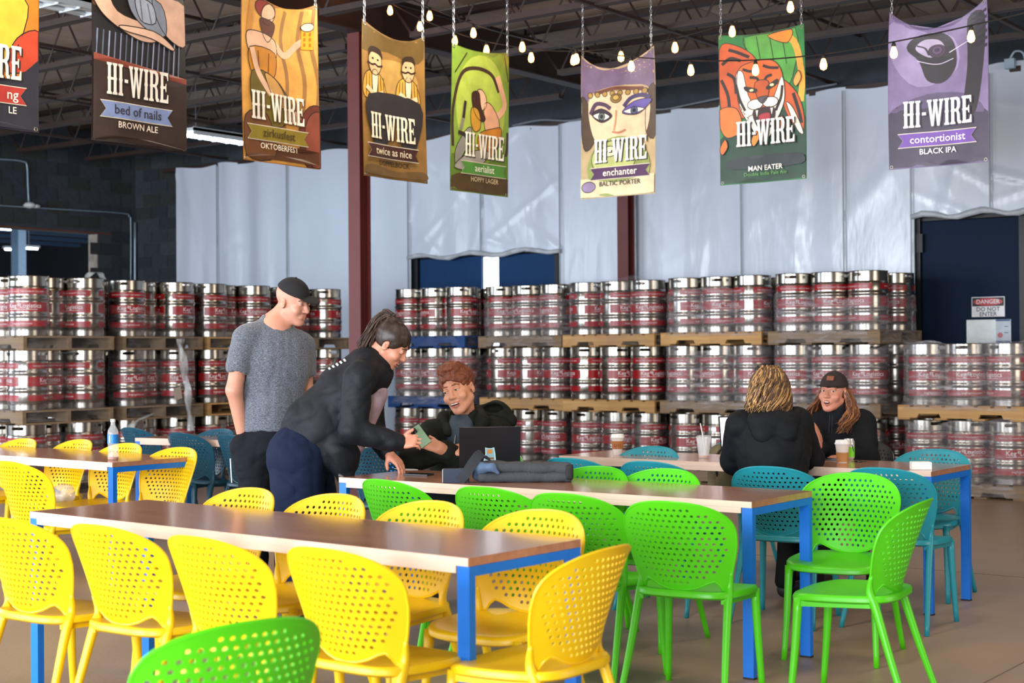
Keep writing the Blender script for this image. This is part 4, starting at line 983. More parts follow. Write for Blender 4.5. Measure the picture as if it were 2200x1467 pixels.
A6 = [('p', '#b59f76', [(0, 0), (1, 0), (1, 1), (0, 1)]), ('p', '#6e5a78', [(0, 0.99), (1, 0.99), (1, 0.72), (0.84, 0.78), (0.5, 0.82), (0.18, 0.76), (0, 0.6)]), ('p', '#4a3826', [(0.0, 0.72), (0.12, 0.66), (0.2, 0.42), (0.06, 0.34), (0, 0.5)]), ('p', '#4a3826', [(0.9, 0.7), (1, 0.74), (1, 0.4), (0.88, 0.44)]), ('p', '#e8c4a0', [(0.14, 0.72), (0.5, 0.77), (0.9, 0.72), (0.9, 0.46), (0.72, 0.36), (0.3, 0.36), (0.14, 0.5)]), ('s', '#6b3a26', [(0.2, 0.755), (0.5, 0.80), (0.86, 0.745)], 0.05), *[('e', '#a8863c', 0.14+0.105*k, 0.73+0.028*math.sin(0.4+k*0.42), 0.034, 0.034) for k in range(8)], ('e', '#8a6a2c', 0.5, 0.715, 0.075, 0.06), ('e', '#b99a4c', 0.5, 0.72, 0.045, 0.035),
      ('s', '#4b3550', [(0.14, 0.60), (0.22, 0.675), (0.34, 0.67), (0.42, 0.635)], 0.05), ('s', '#3f3560', [(0.6, 0.64), (0.7, 0.695), (0.84, 0.70), (0.94, 0.665)], 0.05), ('p', '#2c2030', [(0.16, 0.60), (0.3, 0.64), (0.44, 0.58), (0.3, 0.535)]), ('p', '#f2eadc', [(0.18, 0.59), (0.3, 0.61), (0.41, 0.575), (0.3, 0.55)]), ('e', '#5c6a68', 0.3, 0.58, 0.045, 0.045), ('e', '#15110f', 0.3, 0.58, 0.022, 0.024), ('p', '#5a4f9a', [(0.58, 0.60), (0.74, 0.665), (0.96, 0.655), (0.82, 0.575), (0.68, 0.57)]), ('p', '#f2eadc', [(0.6, 0.60), (0.74, 0.62), (0.87, 0.595), (0.72, 0.575)]), ('e', '#4f5f86', 0.74, 0.597, 0.045, 0.045), ('e', '#15110f', 0.74, 0.597, 0.022, 0.024), ('s', '#c08a66', [(0.5, 0.62), (0.48, 0.52), (0.46, 0.47)], 0.02), ('s', '#b47a5a', [(0.44, 0.46), (0.53, 0.45), (0.62, 0.465)], 0.022),
      ('e', '#8d9a52', 0.52, 0.20, 0.42, 0.36), ('e', '#b3bb74', 0.46, 0.27, 0.3, 0.2), ('e', '#dcd9b4', 0.4, 0.32, 0.12, 0.06), ('p', '#d7c8a2', [(0, 0.01), (1, 0.01), (1, 0.14), (0.5, 0.1), (0, 0.14)]), ('e', '#8a7a9c', 0.12, 0.08, 0.1, 0.06)]
A7 = [('p', '#1f7a34', [(0, 0), (1, 0), (1, 1), (0, 1)]), ('p', '#4ea03c', [(0.3, 0.99), (0.9, 0.99), (0.8, 0.6), (0.5, 0.75)]), *[('s', '#1c4a24', [(x, 0.98), (x+0.05, 0.76)], 0.010) for x in (0.3, 0.45, 0.6, 0.74)], ('s', '#e8a63a', [(0.66, 0.97), (0.88, 0.9), (0.96, 0.66), (0.94, 0.5)], 0.07), ('p', '#e7861f', [(0.58, 0.975), (0.86, 0.985), (0.8, 0.9)]), ('p', '#123a2a', [(0, 0.01), (1, 0.01), (1, 0.4), (0.5, 0.45), (0, 0.3)]),
      ('p', '#c2531c', [(0.01, 0.9), (0.2, 0.93), (0.44, 0.82), (0.5, 0.6), (0.34, 0.44), (0.02, 0.5)]), ('p', '#c2531c', [(0.72, 0.66), (0.9, 0.56), (0.98, 0.4), (0.94, 0.3), (0.76, 0.46)]), *[('s', '#1b1210', p, 0.035) for p in ([(0.04, 0.8), (0.14, 0.84), (0.26, 0.82)], [(0.12, 0.9), (0.22, 0.88), (0.36, 0.84)], [(0.03, 0.7), (0.1, 0.6), (0.12, 0.5)], [(0.1, 0.74), (0.18, 0.7), (0.2, 0.6)], [(0.86, 0.56), (0.92, 0.44), (0.95, 0.36)])], ('p', '#d9762c', [(0.0, 0.5), (0.2, 0.5), (0.26, 0.36), (0.1, 0.31), (0.01, 0.38)]), ('p', '#efe6cf', [(0.78, 0.5), (0.86, 0.46), (0.97, 0.3), (0.9, 0.32)]),
      ('p', '#d8641e', [(0.22, 0.74), (0.36, 0.8), (0.62, 0.8), (0.74, 0.7), (0.74, 0.52), (0.62, 0.42), (0.4, 0.4), (0.24, 0.52)]), ('p', '#f1e9d6', [(0.2, 0.72), (0.28, 0.74), (0.34, 0.58), (0.46, 0.44), (0.4, 0.36), (0.24, 0.5)]), ('p', '#f1e9d6', [(0.74, 0.68), (0.76, 0.52), (0.64, 0.38), (0.58, 0.46), (0.66, 0.58)]), ('p', '#f3ecda', [(0.34, 0.44), (0.62, 0.44), (0.62, 0.33), (0.5, 0.26), (0.4, 0.33)]), *[('s', '#17100e', p, 0.03) for p in ([(0.2, 0.66), (0.24, 0.56), (0.3, 0.48)], [(0.28, 0.76), (0.38, 0.74), (0.46, 0.76)], [(0.52, 0.77), (0.6, 0.75), (0.7, 0.74)], [(0.74, 0.62), (0.72, 0.54), (0.66, 0.46)], [(0.36, 0.70), (0.44, 0.69), (0.47, 0.66)], [(0.62, 0.70), (0.56, 0.69), (0.53, 0.66)])], ('p', '#b9501a', [(0.42, 0.66), (0.58, 0.66), (0.56, 0.54), (0.46, 0.54)]), ('p', '#17100e', [(0.3, 0.64), (0.44, 0.615), (0.42, 0.595), (0.32, 0.61)]), ('p', '#17100e', [(0.68, 0.665), (0.56, 0.625), (0.58, 0.605), (0.68, 0.635)]), ('e', '#e8dca6', 0.38, 0.612, 0.025, 0.014), ('e', '#e8dca6', 0.62, 0.632, 0.025, 0.014),
      ('e', '#f3ecda', 0.42, 0.515, 0.09, 0.055), ('e', '#f3ecda', 0.6, 0.52, 0.09, 0.055), ('p', '#4a4a55', [(0.45, 0.555), (0.57, 0.56), (0.51, 0.515)]), ('p', '#2a1012', [(0.4, 0.475), (0.64, 0.48), (0.62, 0.37), (0.52, 0.345), (0.44, 0.37)]), ('p', '#a62f38', [(0.46, 0.44), (0.59, 0.45), (0.58, 0.385), (0.5, 0.37)]), ('q', '#f6f0dc', [(0.425, 0.475), (0.455, 0.475), (0.44, 0.43)]), ('q', '#f6f0dc', [(0.6, 0.48), (0.63, 0.48), (0.615, 0.435)]), ('q', '#f6f0dc', [(0.45, 0.365), (0.475, 0.36), (0.465, 0.4)]), ('q', '#f6f0dc', [(0.585, 0.365), (0.61, 0.37), (0.6, 0.405)]), *[('p', c, [(x, y), (x+0.06, y+0.05), (x+0.03, y+0.1), (x-0.03, y+0.04)]) for c, x, y in (('#e06a22', 0.04, 0.2), ('#e8842a', 0.4, 0.24), ('#d9652a', 0.7, 0.32), ('#e9a04a', 0.9, 0.6))], ('p', '#1f2a30', [(0.15, 0.1), (0.95, 0.1), (0.9, 0.17), (0.18, 0.17)])]
A8 = [('p', '#77688f', [(0, 0), (1, 0), (1, 1), (0, 1)]), ('p', '#9486ad', [(0.05, 0.95), (0.6, 0.9), (0.7, 0.6), (0.3, 0.5), (0.03, 0.7)]), ('p', '#3a3246', [(0, 0.01), (1, 0.01), (1, 0.3), (0.5, 0.42), (0, 0.34)]), ('p', '#564a6a', [(0.02, 0.35), (0.4, 0.45), (0.8, 0.42), (0.95, 0.3), (0.5, 0.36)]), ('p', '#1c1720', [(0.82, 0.95), (0.97, 0.9), (0.93, 0.5), (0.86, 0.3), (0.76, 0.34), (0.8, 0.6)]), *[('q', '#241c2c', [(0.9, 0.93-0.045*k), (0.99, 0.94-0.045*k), (0.99, 0.92-0.045*k), (0.9, 0.91-0.045*k)]) for k in range(6)],
      ('p', '#1d1920', [(0.2, 0.78), (0.34, 0.9), (0.54, 0.92), (0.66, 0.8), (0.68, 0.62), (0.56, 0.52), (0.4, 0.54), (0.32, 0.68)]), ('p', '#b0a5c2', [(0.28, 0.78), (0.38, 0.86), (0.52, 0.85), (0.58, 0.76), (0.46, 0.7), (0.36, 0.72)]), ('e', '#3d2c48', 0.5, 0.75, 0.085, 0.085), ('e', '#5a3f66', 0.5, 0.755, 0.055, 0.055), ('e', '#33243c', 0.5, 0.757, 0.028, 0.028), ('s', '#2a2430', [(0.3, 0.8), (0.38, 0.78), (0.42, 0.72)], 0.02), ('s', '#e8e0f2', [(0.62, 0.72), (0.8, 0.77)], 0.008), ('s', '#d8cce6', [(0.3, 0.68), (0.5, 0.645), (0.66, 0.67)], 0.008)]
def vb(yc): return (BX, yc-0.38, 0)
def hb(xc): return (xc-0.38, BYY, 0)
T_ = 3.975
banner('dark banner cut by the left edge with orange swirls', vb(5.10), UY, NX, ZB, T_, T_, 0.06, 0.012, '#2a2c3a', A1, True, '#b5342c', 'ng', '#efe6d8', 'LE', '#efe6d8', lx=(0.2, 0.84), seed=1, tcx=0.76)
banner('dark brown banner reading bed of nails brown ale', vb(6.24), UY, NX, ZB, T_, T_, 0.10, 0.014, '#2c1f1b', A2, True, '#7d8fbb', 'bed of nails', '#2a2630', 'BROWN ALE', '#e8d8c4', lx=(0.12, 0.78), seed=2)
banner('amber banner with bearded figure and beer mug reading zirkusfest oktoberfest', vb(7.50), UY, NX, ZB, T_, T_, 0.10, 0.014, '#b97a35', A3, True, '#8c7a22', 'zirkusfest', '#4a3410', 'OKTOBERFEST', '#efe0c4', lx=(0.1, 0.8), seed=3, lettercol='#f6ead6', shadow='#5a3418')
zl, zr = AtX(778, 40, BX).z, AtX(893, 72, BX).z
banner('brown banner with two moustached men reading twice as nice doppelbock', vb(8.72), UY, NX, ZB, zl, zr, 0.10, 0.014, '#7d5f33', A4, True, '#3e2220', 'twice as nice', '#e6d6b4', 'DOPPELBOCK', '#1c1610', lx=(0.1, 0.8), seed=4, lettercol='#f2e4c8')
zl, zr = AtX(982, 95, BX).z, AtX(1086, 112, BX).z
banner('green banner with hoop acrobat reading aerialist hoppy lager', vb(9.80), UY, NX, ZB-0.02, zl, zr, 0.04, 0.012, '#6f8a35', A5, True, '#4c8a34', 'aerialist', '#e8ecd4', 'HOPPY LAGER', '#c9b48c', lx=(0.22, 0.9), seed=5, lettercol='#f6efdc')
zl, zr = AtY(1259, 117, BYY).z, AtY(1402, 98, BYY).z
banner('cream banner with large painted eyes reading enchanter baltic porter', hb(AtY(1326, 410, BYY).x), UX, NY, ZB-0.03, zl, zr, 0.16, 0.012, '#c3ad84', A6, True, '#4b2c52', 'enchanter', '#f0e6d8', 'BALTIC PORTER', '#2c2620', lx=(0.2, 0.9), seed=6, lettercol='#fbf6ea')
zl, zr = AtY(1556, 75, BYY).z, AtY(1722, 52, BYY).z
banner('green banner with roaring tiger reading man eater', hb(AtY(1638, 390, BYY).x), UX, NY, ZB-0.01, zl, zr, 0.03, 0.01, '#1d6a35', A7, False, '#1f2a30', None, None, 'MAN EATER', '#f2ece0', lx=(0.2, 0.88), seed=7, lettercol='#fbf6ea', script=('Double India Pale Ale', '#5f9a4a'))
zl, zr = AtY(1918, 25, BYY).z, AtY(2100, -4, BYY).z
banner('lavender and black banner reading contortionist black ipa', hb(AtY(2017, 360, BYY).x), UX, NY, ZB+0.0, zl, zr, 0.18, 0.014, '#5f5276', A8, True, '#6d45a0', 'contortionist', '#efe8f6', 'BLACK IPA', '#efe8f6', lx=(0.16, 0.84), seed=8, lettercol='#fbf8ff', shadow='#2a2433')

# ------------------------------------------------------------------ festoon lights
mbulb = mat('glowing_filament_bulb', '#ffd9a0', 0.2, emit=10, emit_col='#ff9d4d')
mcapb = mat('black_bulb_socket', '#191614', 0.6); mwire = mat('black_light_cable', '#14110f', 0.6)
def festoon(pts, yy, label):
    t = thing('string_lights', label, 'string lights', (0, 0, 0), 0, 'festoon strings')
    P = [AtY(x, y-19, yy) for x, y in pts]
    m = MB(); m.tube(smooth_open(P, 4), 0.0055, 6); m.build('cable', mwire, t)
    for (x, y), p in zip(pts, P):
        q = AtY(x, y, yy); q.x = p.x
        s = link('socket', BS, t); s.location = p
        b = link('bulb', BB, s); s.scale = (0.86, 0.86, 0.86)
m = MB(); m.lathe([(0.0, 0.0), (0.012, 0.0), (0.013, -0.012), (0.018, -0.02), (0.018, -0.04), (0.0, -0.04)], 12); BS = m.mesh('socket', mcapb, True)
m = MB(); m.lathe([(0.013, -0.038), (0.02, -0.055), (0.029, -0.085), (0.031, -0.105), (0.024, -0.128), (0.0, -0.14)], 14, closed=True); BB = m.mesh('bulb', mbulb, True)
festoon([(780, -15), (838, 24), (902, 58), (977, 88), (1045, 108), (1141, 124), (1232, 129), (1334, 121), (1450, 101), (1573, 66), (1698, 13), (1790, -40)], 10.35, 'festoon string rising to the upper right across the tiger banner corner')
festoon([(827, -8), (923, 35), (1017, 71), (1122, 101), (1238, 126), (1356, 141), (1484, 149), (1623, 148), (1769, 135), (1920, 109), (2086, 74), (2270, 30)], 10.10, 'festoon string sagging low across the tiger and lavender banners')
# ------------------------------------------------------------------ people: smooth-blended volumes meshed with surface nets
class Body:
    def __init__(s): s.p = []
    def cone(s, a, b, ra, rb=None, k=0.02, neg=False):
        a, b = np.array(a, float), np.array(b, float); rb = ra if rb is None else rb
        def f(P):
            ba = b-a; h = np.clip(((P-a)@ba)/max(1e-9, ba@ba), 0, 1)
            return np.linalg.norm(P-a-h[..., None]*ba, axis=-1)-(ra+(rb-ra)*h)
        r = max(ra, rb); s.p.append((f, np.minimum(a, b)-r, np.maximum(a, b)+r, k, neg)); return s
    def chain(s, pts, rs, k=0.02):
        for i in range(len(pts)-1): s.cone(pts[i], pts[i+1], rs[i], rs[i+1], k)
        return s
    def ell(s, c, r, M=None, k=0.02, neg=False):
        c, r = np.array(c, float), np.array(r, float); A = np.array(M) if M is not None else np.eye(3)
        def f(P):
            q = (P-c)@A; k0 = np.linalg.norm(q/r, axis=-1); k1 = np.linalg.norm(q/(r*r), axis=-1)
            return k0*(k0-1)/np.maximum(k1, 1e-6)
        ext = np.abs(A)@r; s.p.append((f, c-ext, c+ext, k, neg)); return s
    def box(s, c, h, M=None, k=0.004, neg=False, rnd=0.004):
        c, h = np.array(c, float), np.array(h, float); A = np.array(M) if M is not None else np.eye(3)
        def f(P):
            q = np.abs((P-c)@A)-h+rnd
            return np.linalg.norm(np.maximum(q, 0), axis=-1)+np.minimum(q.max(-1), 0)-rnd
        ext = np.abs(A)@h; s.p.append((f, c-ext, c+ext, k, neg)); return s
    def mesh(s, name, res, mats, wrinkle=0.0, wk=30.0, seed=0):
        lo = np.min([p[1] for p in s.p if not p[4]], 0)-4*res; hi = np.max([p[2] for p in s.p if not p[4]], 0)+4*res
        n = np.ceil((hi-lo)/res).astype(int)+1
        Dg = np.full(n, 0.5, np.float32); ax = [lo[i]+res*np.arange(n[i]) for i in range(3)]
        for f, a, b, k, neg in s.p:
            i0 = np.maximum(0, np.floor((a-lo-k-3*res)/res).astype(int)); i1 = np.minimum(n, np.ceil((b-lo+k+3*res)/res).astype(int)+1)
            if np.any(i1 <= i0): continue
            sl = tuple(slice(i0[q], i1[q]) for q in range(3))
            P = np.stack(np.meshgrid(*[ax[q][sl[q]] for q in range(3)], indexing='ij'), -1)
            d2 = f(P).astype(np.float32); d1 = Dg[sl]
            if neg:
                h = np.clip(0.5-0.5*(d1+d2)/k, 0, 1); Dg[sl] = d1+(-d2-d1)*h+k*h*(1-h)
            else:
                h = np.clip(0.5+0.5*(d2-d1)/k, 0, 1); Dg[sl] = d2+(d1-d2)*h-k*h*(1-h)
        if wrinkle:
            rng = np.random.RandomState(seed); X, Y, Z = np.meshgrid(*ax, indexing='ij')
            w_ = 0
            for q in range(5):
                v = rng.normal(size=3); v /= np.linalg.norm(v); v *= wk*rng.uniform(0.5, 1.5)
                v[2] *= 0.6; w_ = w_ + (1.2-2.4*np.abs(np.sin(0.5*(X*v[0]+Y*v[1]+Z*v[2])+rng.uniform(0, 6)+1.3*np.sin((X*v[2]-Y*v[0]+Z*v[1])*0.6+q)))**0.7)
            Dg = Dg + (wrinkle*w_/2.5).astype(np.float32)
        V, F = nets(Dg, lo, res)
        me = bpy.data.meshes.new(name); me.from_pydata(V.tolist(), [], F.tolist())
        for m_ in (mats if isinstance(mats, list) else [mats]): me.materials.append(m_)
        me.polygons.foreach_set('use_smooth', [True]*len(me.polygons)); me.update()
        return me
def nets(Dg, lo, h):
    s = Dg < 0; n = Dg.shape
    cnt = np.zeros([q-1 for q in n], np.int8)
    for dx in (0, 1):
        for dy in (0, 1):
            for dz in (0, 1): cnt += s[dx:n[0]-1+dx, dy:n[1]-1+dy, dz:n[2]-1+dz]
    act = (cnt > 0) & (cnt < 8); idx = np.full(act.shape, -1, np.int64); I = np.argwhere(act); idx[act] = np.arange(len(I))
    pos = np.zeros((len(I), 3)); wt = np.zeros(len(I))
    cor = [(a, b, c) for a in (0, 1) for b in (0, 1) for c in (0, 1)]
    vals = {c: Dg[I[:, 0]+c[0], I[:, 1]+c[1], I[:, 2]+c[2]] for c in cor}
    for c in cor:
        for ax in range(3):
            if c[ax] == 0:
                d = list(c); d[ax] = 1; d = tuple(d); a, b = vals[c], vals[d]; x = (a < 0) != (b < 0)
                t = np.where(x, a/np.where(x, a-b, 1), 0)
                p = np.tile(np.array(c, float), (len(I), 1)); p[:, ax] += t
                pos += p*x[:, None]; wt += x
    V = lo+h*(I+pos/np.maximum(wt, 1)[:, None]); Q = []
    for ax in range(3):
        a = [slice(None)]*3; b = [slice(None)]*3; a[ax] = slice(0, n[ax]-1); b[ax] = slice(1, n[ax])
        s0, s1 = s[tuple(a)], s[tuple(b)]; E = np.argwhere(s0 != s1); u, v = [(1, 2), (2, 0), (0, 1)][ax]
        E = E[(E[:, u] > 0) & (E[:, v] > 0) & (E[:, u] < n[u]-1) & (E[:, v] < n[v]-1)]
        flip = s0[E[:, 0], E[:, 1], E[:, 2]]
        def cell(du, dv):
            c = E.copy(); c[:, u] += du; c[:, v] += dv; return idx[c[:, 0], c[:, 1], c[:, 2]]
        q = np.stack([cell(-1, -1), cell(0, -1), cell(0, 0), cell(-1, 0)], 1)
        q = np.where(flip[:, None], q, q[:, ::-1]); Q.append(q)
    return V, np.concatenate(Q)
def skin_mat(name, c): return mat(name, c, 0.5, var=0.10, vscale=9, bump=0.05, bscale=200, sss=0.08)
def heather(name, c0, c1):
    m = mat(name, c0, 0.85, var=0.1, sheen=0.2); nt = m.node_tree; b = nt.nodes['Principled BSDF']
    tc = nt.nodes.new('ShaderNodeTexCoord'); mp = nt.nodes.new('ShaderNodeMapping'); mp.inputs['Scale'].default_value = (1, 1, 3.2); nt.links.new(tc.outputs['Object'], mp.inputs[0])
    nz = nt.nodes.new('ShaderNodeTexNoise'); nz.inputs['Scale'].default_value = 110; nz.inputs['Detail'].default_value = 5; nt.links.new(mp.outputs[0], nz.inputs['Vector'])
    rp = nt.nodes.new('ShaderNodeValToRGB'); rp.color_ramp.elements[0].position = 0.42; rp.color_ramp.elements[1].position = 0.6
    rp.color_ramp.elements[0].color = (*lin(c0), 1); rp.color_ramp.elements[1].color = (*lin(c1), 1)
    nt.links.new(nz.outputs[0], rp.inputs[0]); nt.links.new(rp.outputs[0], b.inputs['Base Color']); return m
def cloth(name, c, var=0.12): return mat(name, c, 0.8, var=var, vscale=5, bump=0.12, bscale=120, spec=0.2)
meyew = mat('eye_white', '#e9e4de', 0.2); meyed = mat('eye_iris_dark', '#2b3038', 0.15); mlip = mat('lip_pink', '#b06a58', 0.45); mteeth = mat('teeth_white', '#f0ece4', 0.3); mmouth = mat('mouth_dark', '#4a1c1a', 0.6)
class Person:
    def __init__(s, label, px, dep, py=1000):
        b = D(px, py, dep); s.base = Vector((b.x, b.y, 0)); s.dep = dep
        s.t = thing('person', label, 'person', s.base, YAW, None); s.b = Body(); s.R = Matrix.Rotation(-YAW, 3, 'Z')
    def L(s, px, py, dd=0.0): return np.array(s.R @ (D(px, py, s.dep+dd)-s.base))
    def W(s, p): return np.array(s.R @ (Vector(p)-s.base))
    def add(s, name, body, res, m, wr=0.0, wk=30, seed=0, label=None):
        o = link(name, body.mesh(name, res, m, wr, wk, seed), s.t)
        if label: o['label'] = label
        return o
    def head(s, c, yaw, pitch, roll, sc, neck, skin, neck_r=0.056, fem=False):
        y, p = R(yaw), R(pitch)
        f = Vector((math.sin(y)*math.cos(p), -math.cos(y)*math.cos(p), math.sin(p))); u = Vector((0, 0, 1)); u = (u-f*u.dot(f)).normalized()
        x = f.cross(u); rot = Matrix.Rotation(R(roll), 3, f); x = rot @ x; u = rot @ u
        s.H = np.array((x, f, u)).T; s.hc = np.array(c); s.hs = sc; h = s.hp
        M = s.H; b = s.b; q = sc
        b.ell(h(0, -0.014, 0.042), np.array((0.075, 0.096, 0.084))*q, M, 0.02)
        b.ell(h(0, 0.026, -0.030), np.array((0.060, 0.066, 0.080))*q, M, 0.03)
        b.cone(h(-0.05, 0.0, -0.045), h(-0.016, 0.066, -0.090), 0.022*q, 0.018*q, 0.02); b.cone(h(0.05, 0.0, -0.045), h(0.016, 0.066, -0.090), 0.022*q, 0.018*q, 0.02)
        b.ell(h(0, 0.074, -0.094), np.array((0.022, 0.018, 0.018))*q, M, 0.015)
        b.cone(h(-0.032, 0.078, 0.030), h(0.032, 0.078, 0.030), 0.012*q, None, 0.015)
        for e in (-1, 1):
            b.ell(h(e*0.031, 0.094, 0.016), np.array((0.017, 0.012, 0.011))*q, M, 0.012, True)
            b.ell(h(e*0.040, 0.066, -0.022), np.array((0.024, 0.022, 0.022))*q, M, 0.02)
            b.ell(h(e*0.077, -0.006, 0.0), np.array((0.009, 0.019, 0.031))*q, M @ np.array(Matrix.Rotation(e*R(-18), 3, 'Z')), 0.008)
            b.ell(h(e*0.083, 0.0, 0.002), np.array((0.006, 0.009, 0.015))*q, M, 0.006, True)
        b.cone(h(0, 0.086, 0.020), h(0, 0.108, -0.018), 0.0085*q, 0.0125*q, 0.01)
        b.ell(h(-0.012, 0.098, -0.021), np.array((0.009, 0.009, 0.008))*q, M, 0.008); b.ell(h(0.012, 0.098, -0.021), np.array((0.009, 0.009, 0.008))*q, M, 0.008)
        b.ell(h(0, 0.086, -0.055), np.array((0.026, 0.012, 0.014))*q, M, 0.012)
        b.cone(h(0, -0.034, -0.045), neck, neck_r*0.90, neck_r*1.05, 0.014)
    def hp(s, x, y, z): return s.hc + s.H @ (np.array((x, y, z))*s.hs)
    def face(s, brow, smile='closed', look=0.0, lids=0.35):
        H, h, q = s.H, s.hp, s.hs
        for e in (-1, 1):
            m = MB(); M = Matrix(H.tolist()).to_4x4()
            o = Body().ell(h(e*0.031, 0.0775, 0.017), np.array((0.0128, 0.0108, 0.0088))*q, H, 0.002); me = o.mesh('eye', 0.0024, meyew); eo = link('eye', me, s.t)
            o = Body().ell(h(e*0.031+look, 0.0855, 0.0150), np.array((0.0066, 0.0040, 0.0066))*q, H, 0.001); link('iris', o.mesh('iris', 0.0016, meyed), eo)
            o = Body().cone(h(e*0.014, 0.0905, 0.0385), h(e*0.032, 0.0885, 0.0415), 0.0032*q, 0.0042*q, 0.004).cone(h(e*0.032, 0.0885, 0.0415), h(e*0.049, 0.073, 0.035), 0.0042*q, 0.0028*q, 0.004); link('eyebrow', o.mesh('eyebrow', 0.0024, brow), s.t)
            o = Body().ell(h(e*0.031, 0.0785, 0.0235-0.012*lids), np.array((0.0168, 0.0130, 0.0080))*q, H, 0.002); link('eyelid', o.mesh('eyelid', 0.0026, s.skin), s.t)
        w = {'closed': 0.024, 'grin': 0.031, 'open': 0.023}[smile]
        up = {'closed': 0.006, 'grin': 0.015, 'open': 0.0}[smile]
        if smile in ('grin', 'open'):
            o = Body(); hh = 0.009 if smile == 'open' else 0.006
            o.ell(h(0, 0.0945, -0.056), np.array((w*0.85, 0.006, hh))*q, H); link('mouth', o.mesh('mouth', 0.0024, mmouth), s.t)
            o = Body().ell(h(0, 0.0975, -0.0535), np.array((w*0.7, 0.004, 0.0034))*q, H); link('teeth', o.mesh('teeth', 0.0022, mteeth), s.t)
        zo = {'closed': 0.0, 'grin': 0.007, 'open': 0.011}[smile]
        o = Body().chain([h(-w, 0.080, -0.056+up), h(-w*0.5, 0.0935, -0.0535+zo*0.5), h(0, 0.0985, -0.0525+zo*0.6), h(w*0.5, 0.0935, -0.0535+zo*0.5), h(w, 0.080, -0.056+up)], [0.0022*q, 0.0038*q, 0.0040*q, 0.0038*q, 0.0022*q], 0.004)
        o.chain([h(-w, 0.080, -0.056+up), h(-w*0.5, 0.092, -0.0605-zo*0.7), h(0, 0.097, -0.0625-zo), h(w*0.5, 0.092, -0.0605-zo*0.7), h(w, 0.080, -0.056+up)], [0.0022*q, 0.0042*q, 0.0048*q, 0.0042*q, 0.0022*q], 0.004)
        link('lips', o.mesh('lips', 0.0022, mlip), s.t)
    def hand(s, w, f, n, side, curl=(30, 35, 25), thumb=(0.55, 0.8), sc=1.0, spread=0.05, thumb_n=-0.2):
        f = np.array(f, float); f /= np.linalg.norm(f); n = np.array(n, float); n -= f*(n@f); n /= np.linalg.norm(n); sd = np.cross(f, n)*side
        b = s.b; w = np.array(w, float)
        b.ell(w+f*0.045*sc, np.array((0.042, 0.05, 0.0155))*sc, np.array((sd, f, n)).T, 0.015)
        for off, kn, ln, r in ((0.030, 0.086, 0.070, 0.0088), (0.010, 0.091, 0.080, 0.009), (-0.011, 0.086, 0.074, 0.0086), (-0.030, 0.077, 0.058, 0.0078)):
            base = w+f*0.02*sc+sd*off*0.7*sc; k = w+f*kn*sc+sd*off*sc
            b.cone(base, k, 0.013*sc, 0.0098*sc, 0.01)
            d = f+sd*off*spread*20*0.1; d /= np.linalg.norm(d); p = k; a = 0.0
            for seg, cu in zip((0.45, 0.32, 0.23), curl):
                a += R(cu); dd = d*math.cos(a)-n*math.sin(a); p2 = p+dd*ln*seg*sc; b.cone(p, p2, r*sc, r*0.9*sc, 0.003); p = p2; r *= 0.93
        t0 = w+f*0.022*sc+sd*0.03*sc; td = f*thumb[0]+sd*thumb[1]+n*thumb_n; td /= np.linalg.norm(td)
        t1 = t0+td*0.042*sc; td2 = td*0.75+f*0.5; td2 /= np.linalg.norm(td2)
        b.cone(t0, t1, 0.0145*sc, 0.0115*sc, 0.012).cone(t1, t1+td2*0.030*sc, 0.0108*sc, 0.009*sc, 0.004)
    def done(s, skin, res=0.006): s.add('body', s.b, res, skin)
def cap(P, m, bm=None, brim_len=0.075, tilt=0.0, zc=0.040):
    h, H, q = P.hp, P.H, P.hs; b = Body()
    b.ell(h(0, -0.012, 0.042), np.array((0.083, 0.104, 0.096))*q, H, 0.01)
    A = H @ np.array(Matrix.Rotation(R(-9), 3, 'X'))
    b.box(h(0, 0, zc-0.10), np.array((0.14, 0.16, 0.10))*q, A, 0.004, True)
    b.ell(h(0, -0.012, 0.034), np.array((0.077, 0.098, 0.088))*q, H, 0.003, True)
    co = P.add('cap', b, 0.0045, m)
    b = Body(); B = H @ np.array(Matrix.Rotation(R(-12+tilt), 3, 'X'))
    b.ell(h(0, 0.065, zc+0.004), np.array((0.074, 0.075+brim_len*0.4, 0.0065))*q, B, 0.004); b.box(h(0, -0.02, zc), np.array((0.14, 0.10, 0.05))*q, B, 0.004, True)
    o = link('brim', b.mesh('brim', 0.0035, bm or m), co)
    m2 = MB(); m2.lathe([(0.0, 0.006), (0.006, 0.005), (0.009, 0.0)], 10, M=Matrix.Translation(h(0, -0.012, 0.137)) @ Matrix(H.tolist()).to_4x4()); m2.build('button', m, co)
    return co
def strands(P, name, mats, roots, n, rad, rng, res=10, wave=0.012):
    m = MB()
    for i in range(n):
        pts = roots(i, rng); ph = rng.uniform(0, 6); fr = rng.uniform(9, 14); out = []
        S = smooth_open([Vector(p) for p in pts], 5); L_ = len(S)
        for k, p in enumerate(S):
            f = k/(L_-1); a = wave*f
            out.append(p+Vector((a*math.sin(fr*f+ph), a*math.cos(fr*f*0.9+ph), 0)))
        m.cur = rng.randrange(len(mats))
        m.tube(out, [rad*(1.0 if k < L_*0.75 else 1-0.7*(k/L_-0.75)/0.25) for k in range(L_)], 6)
    return m.build(name, mats, P.t, True)
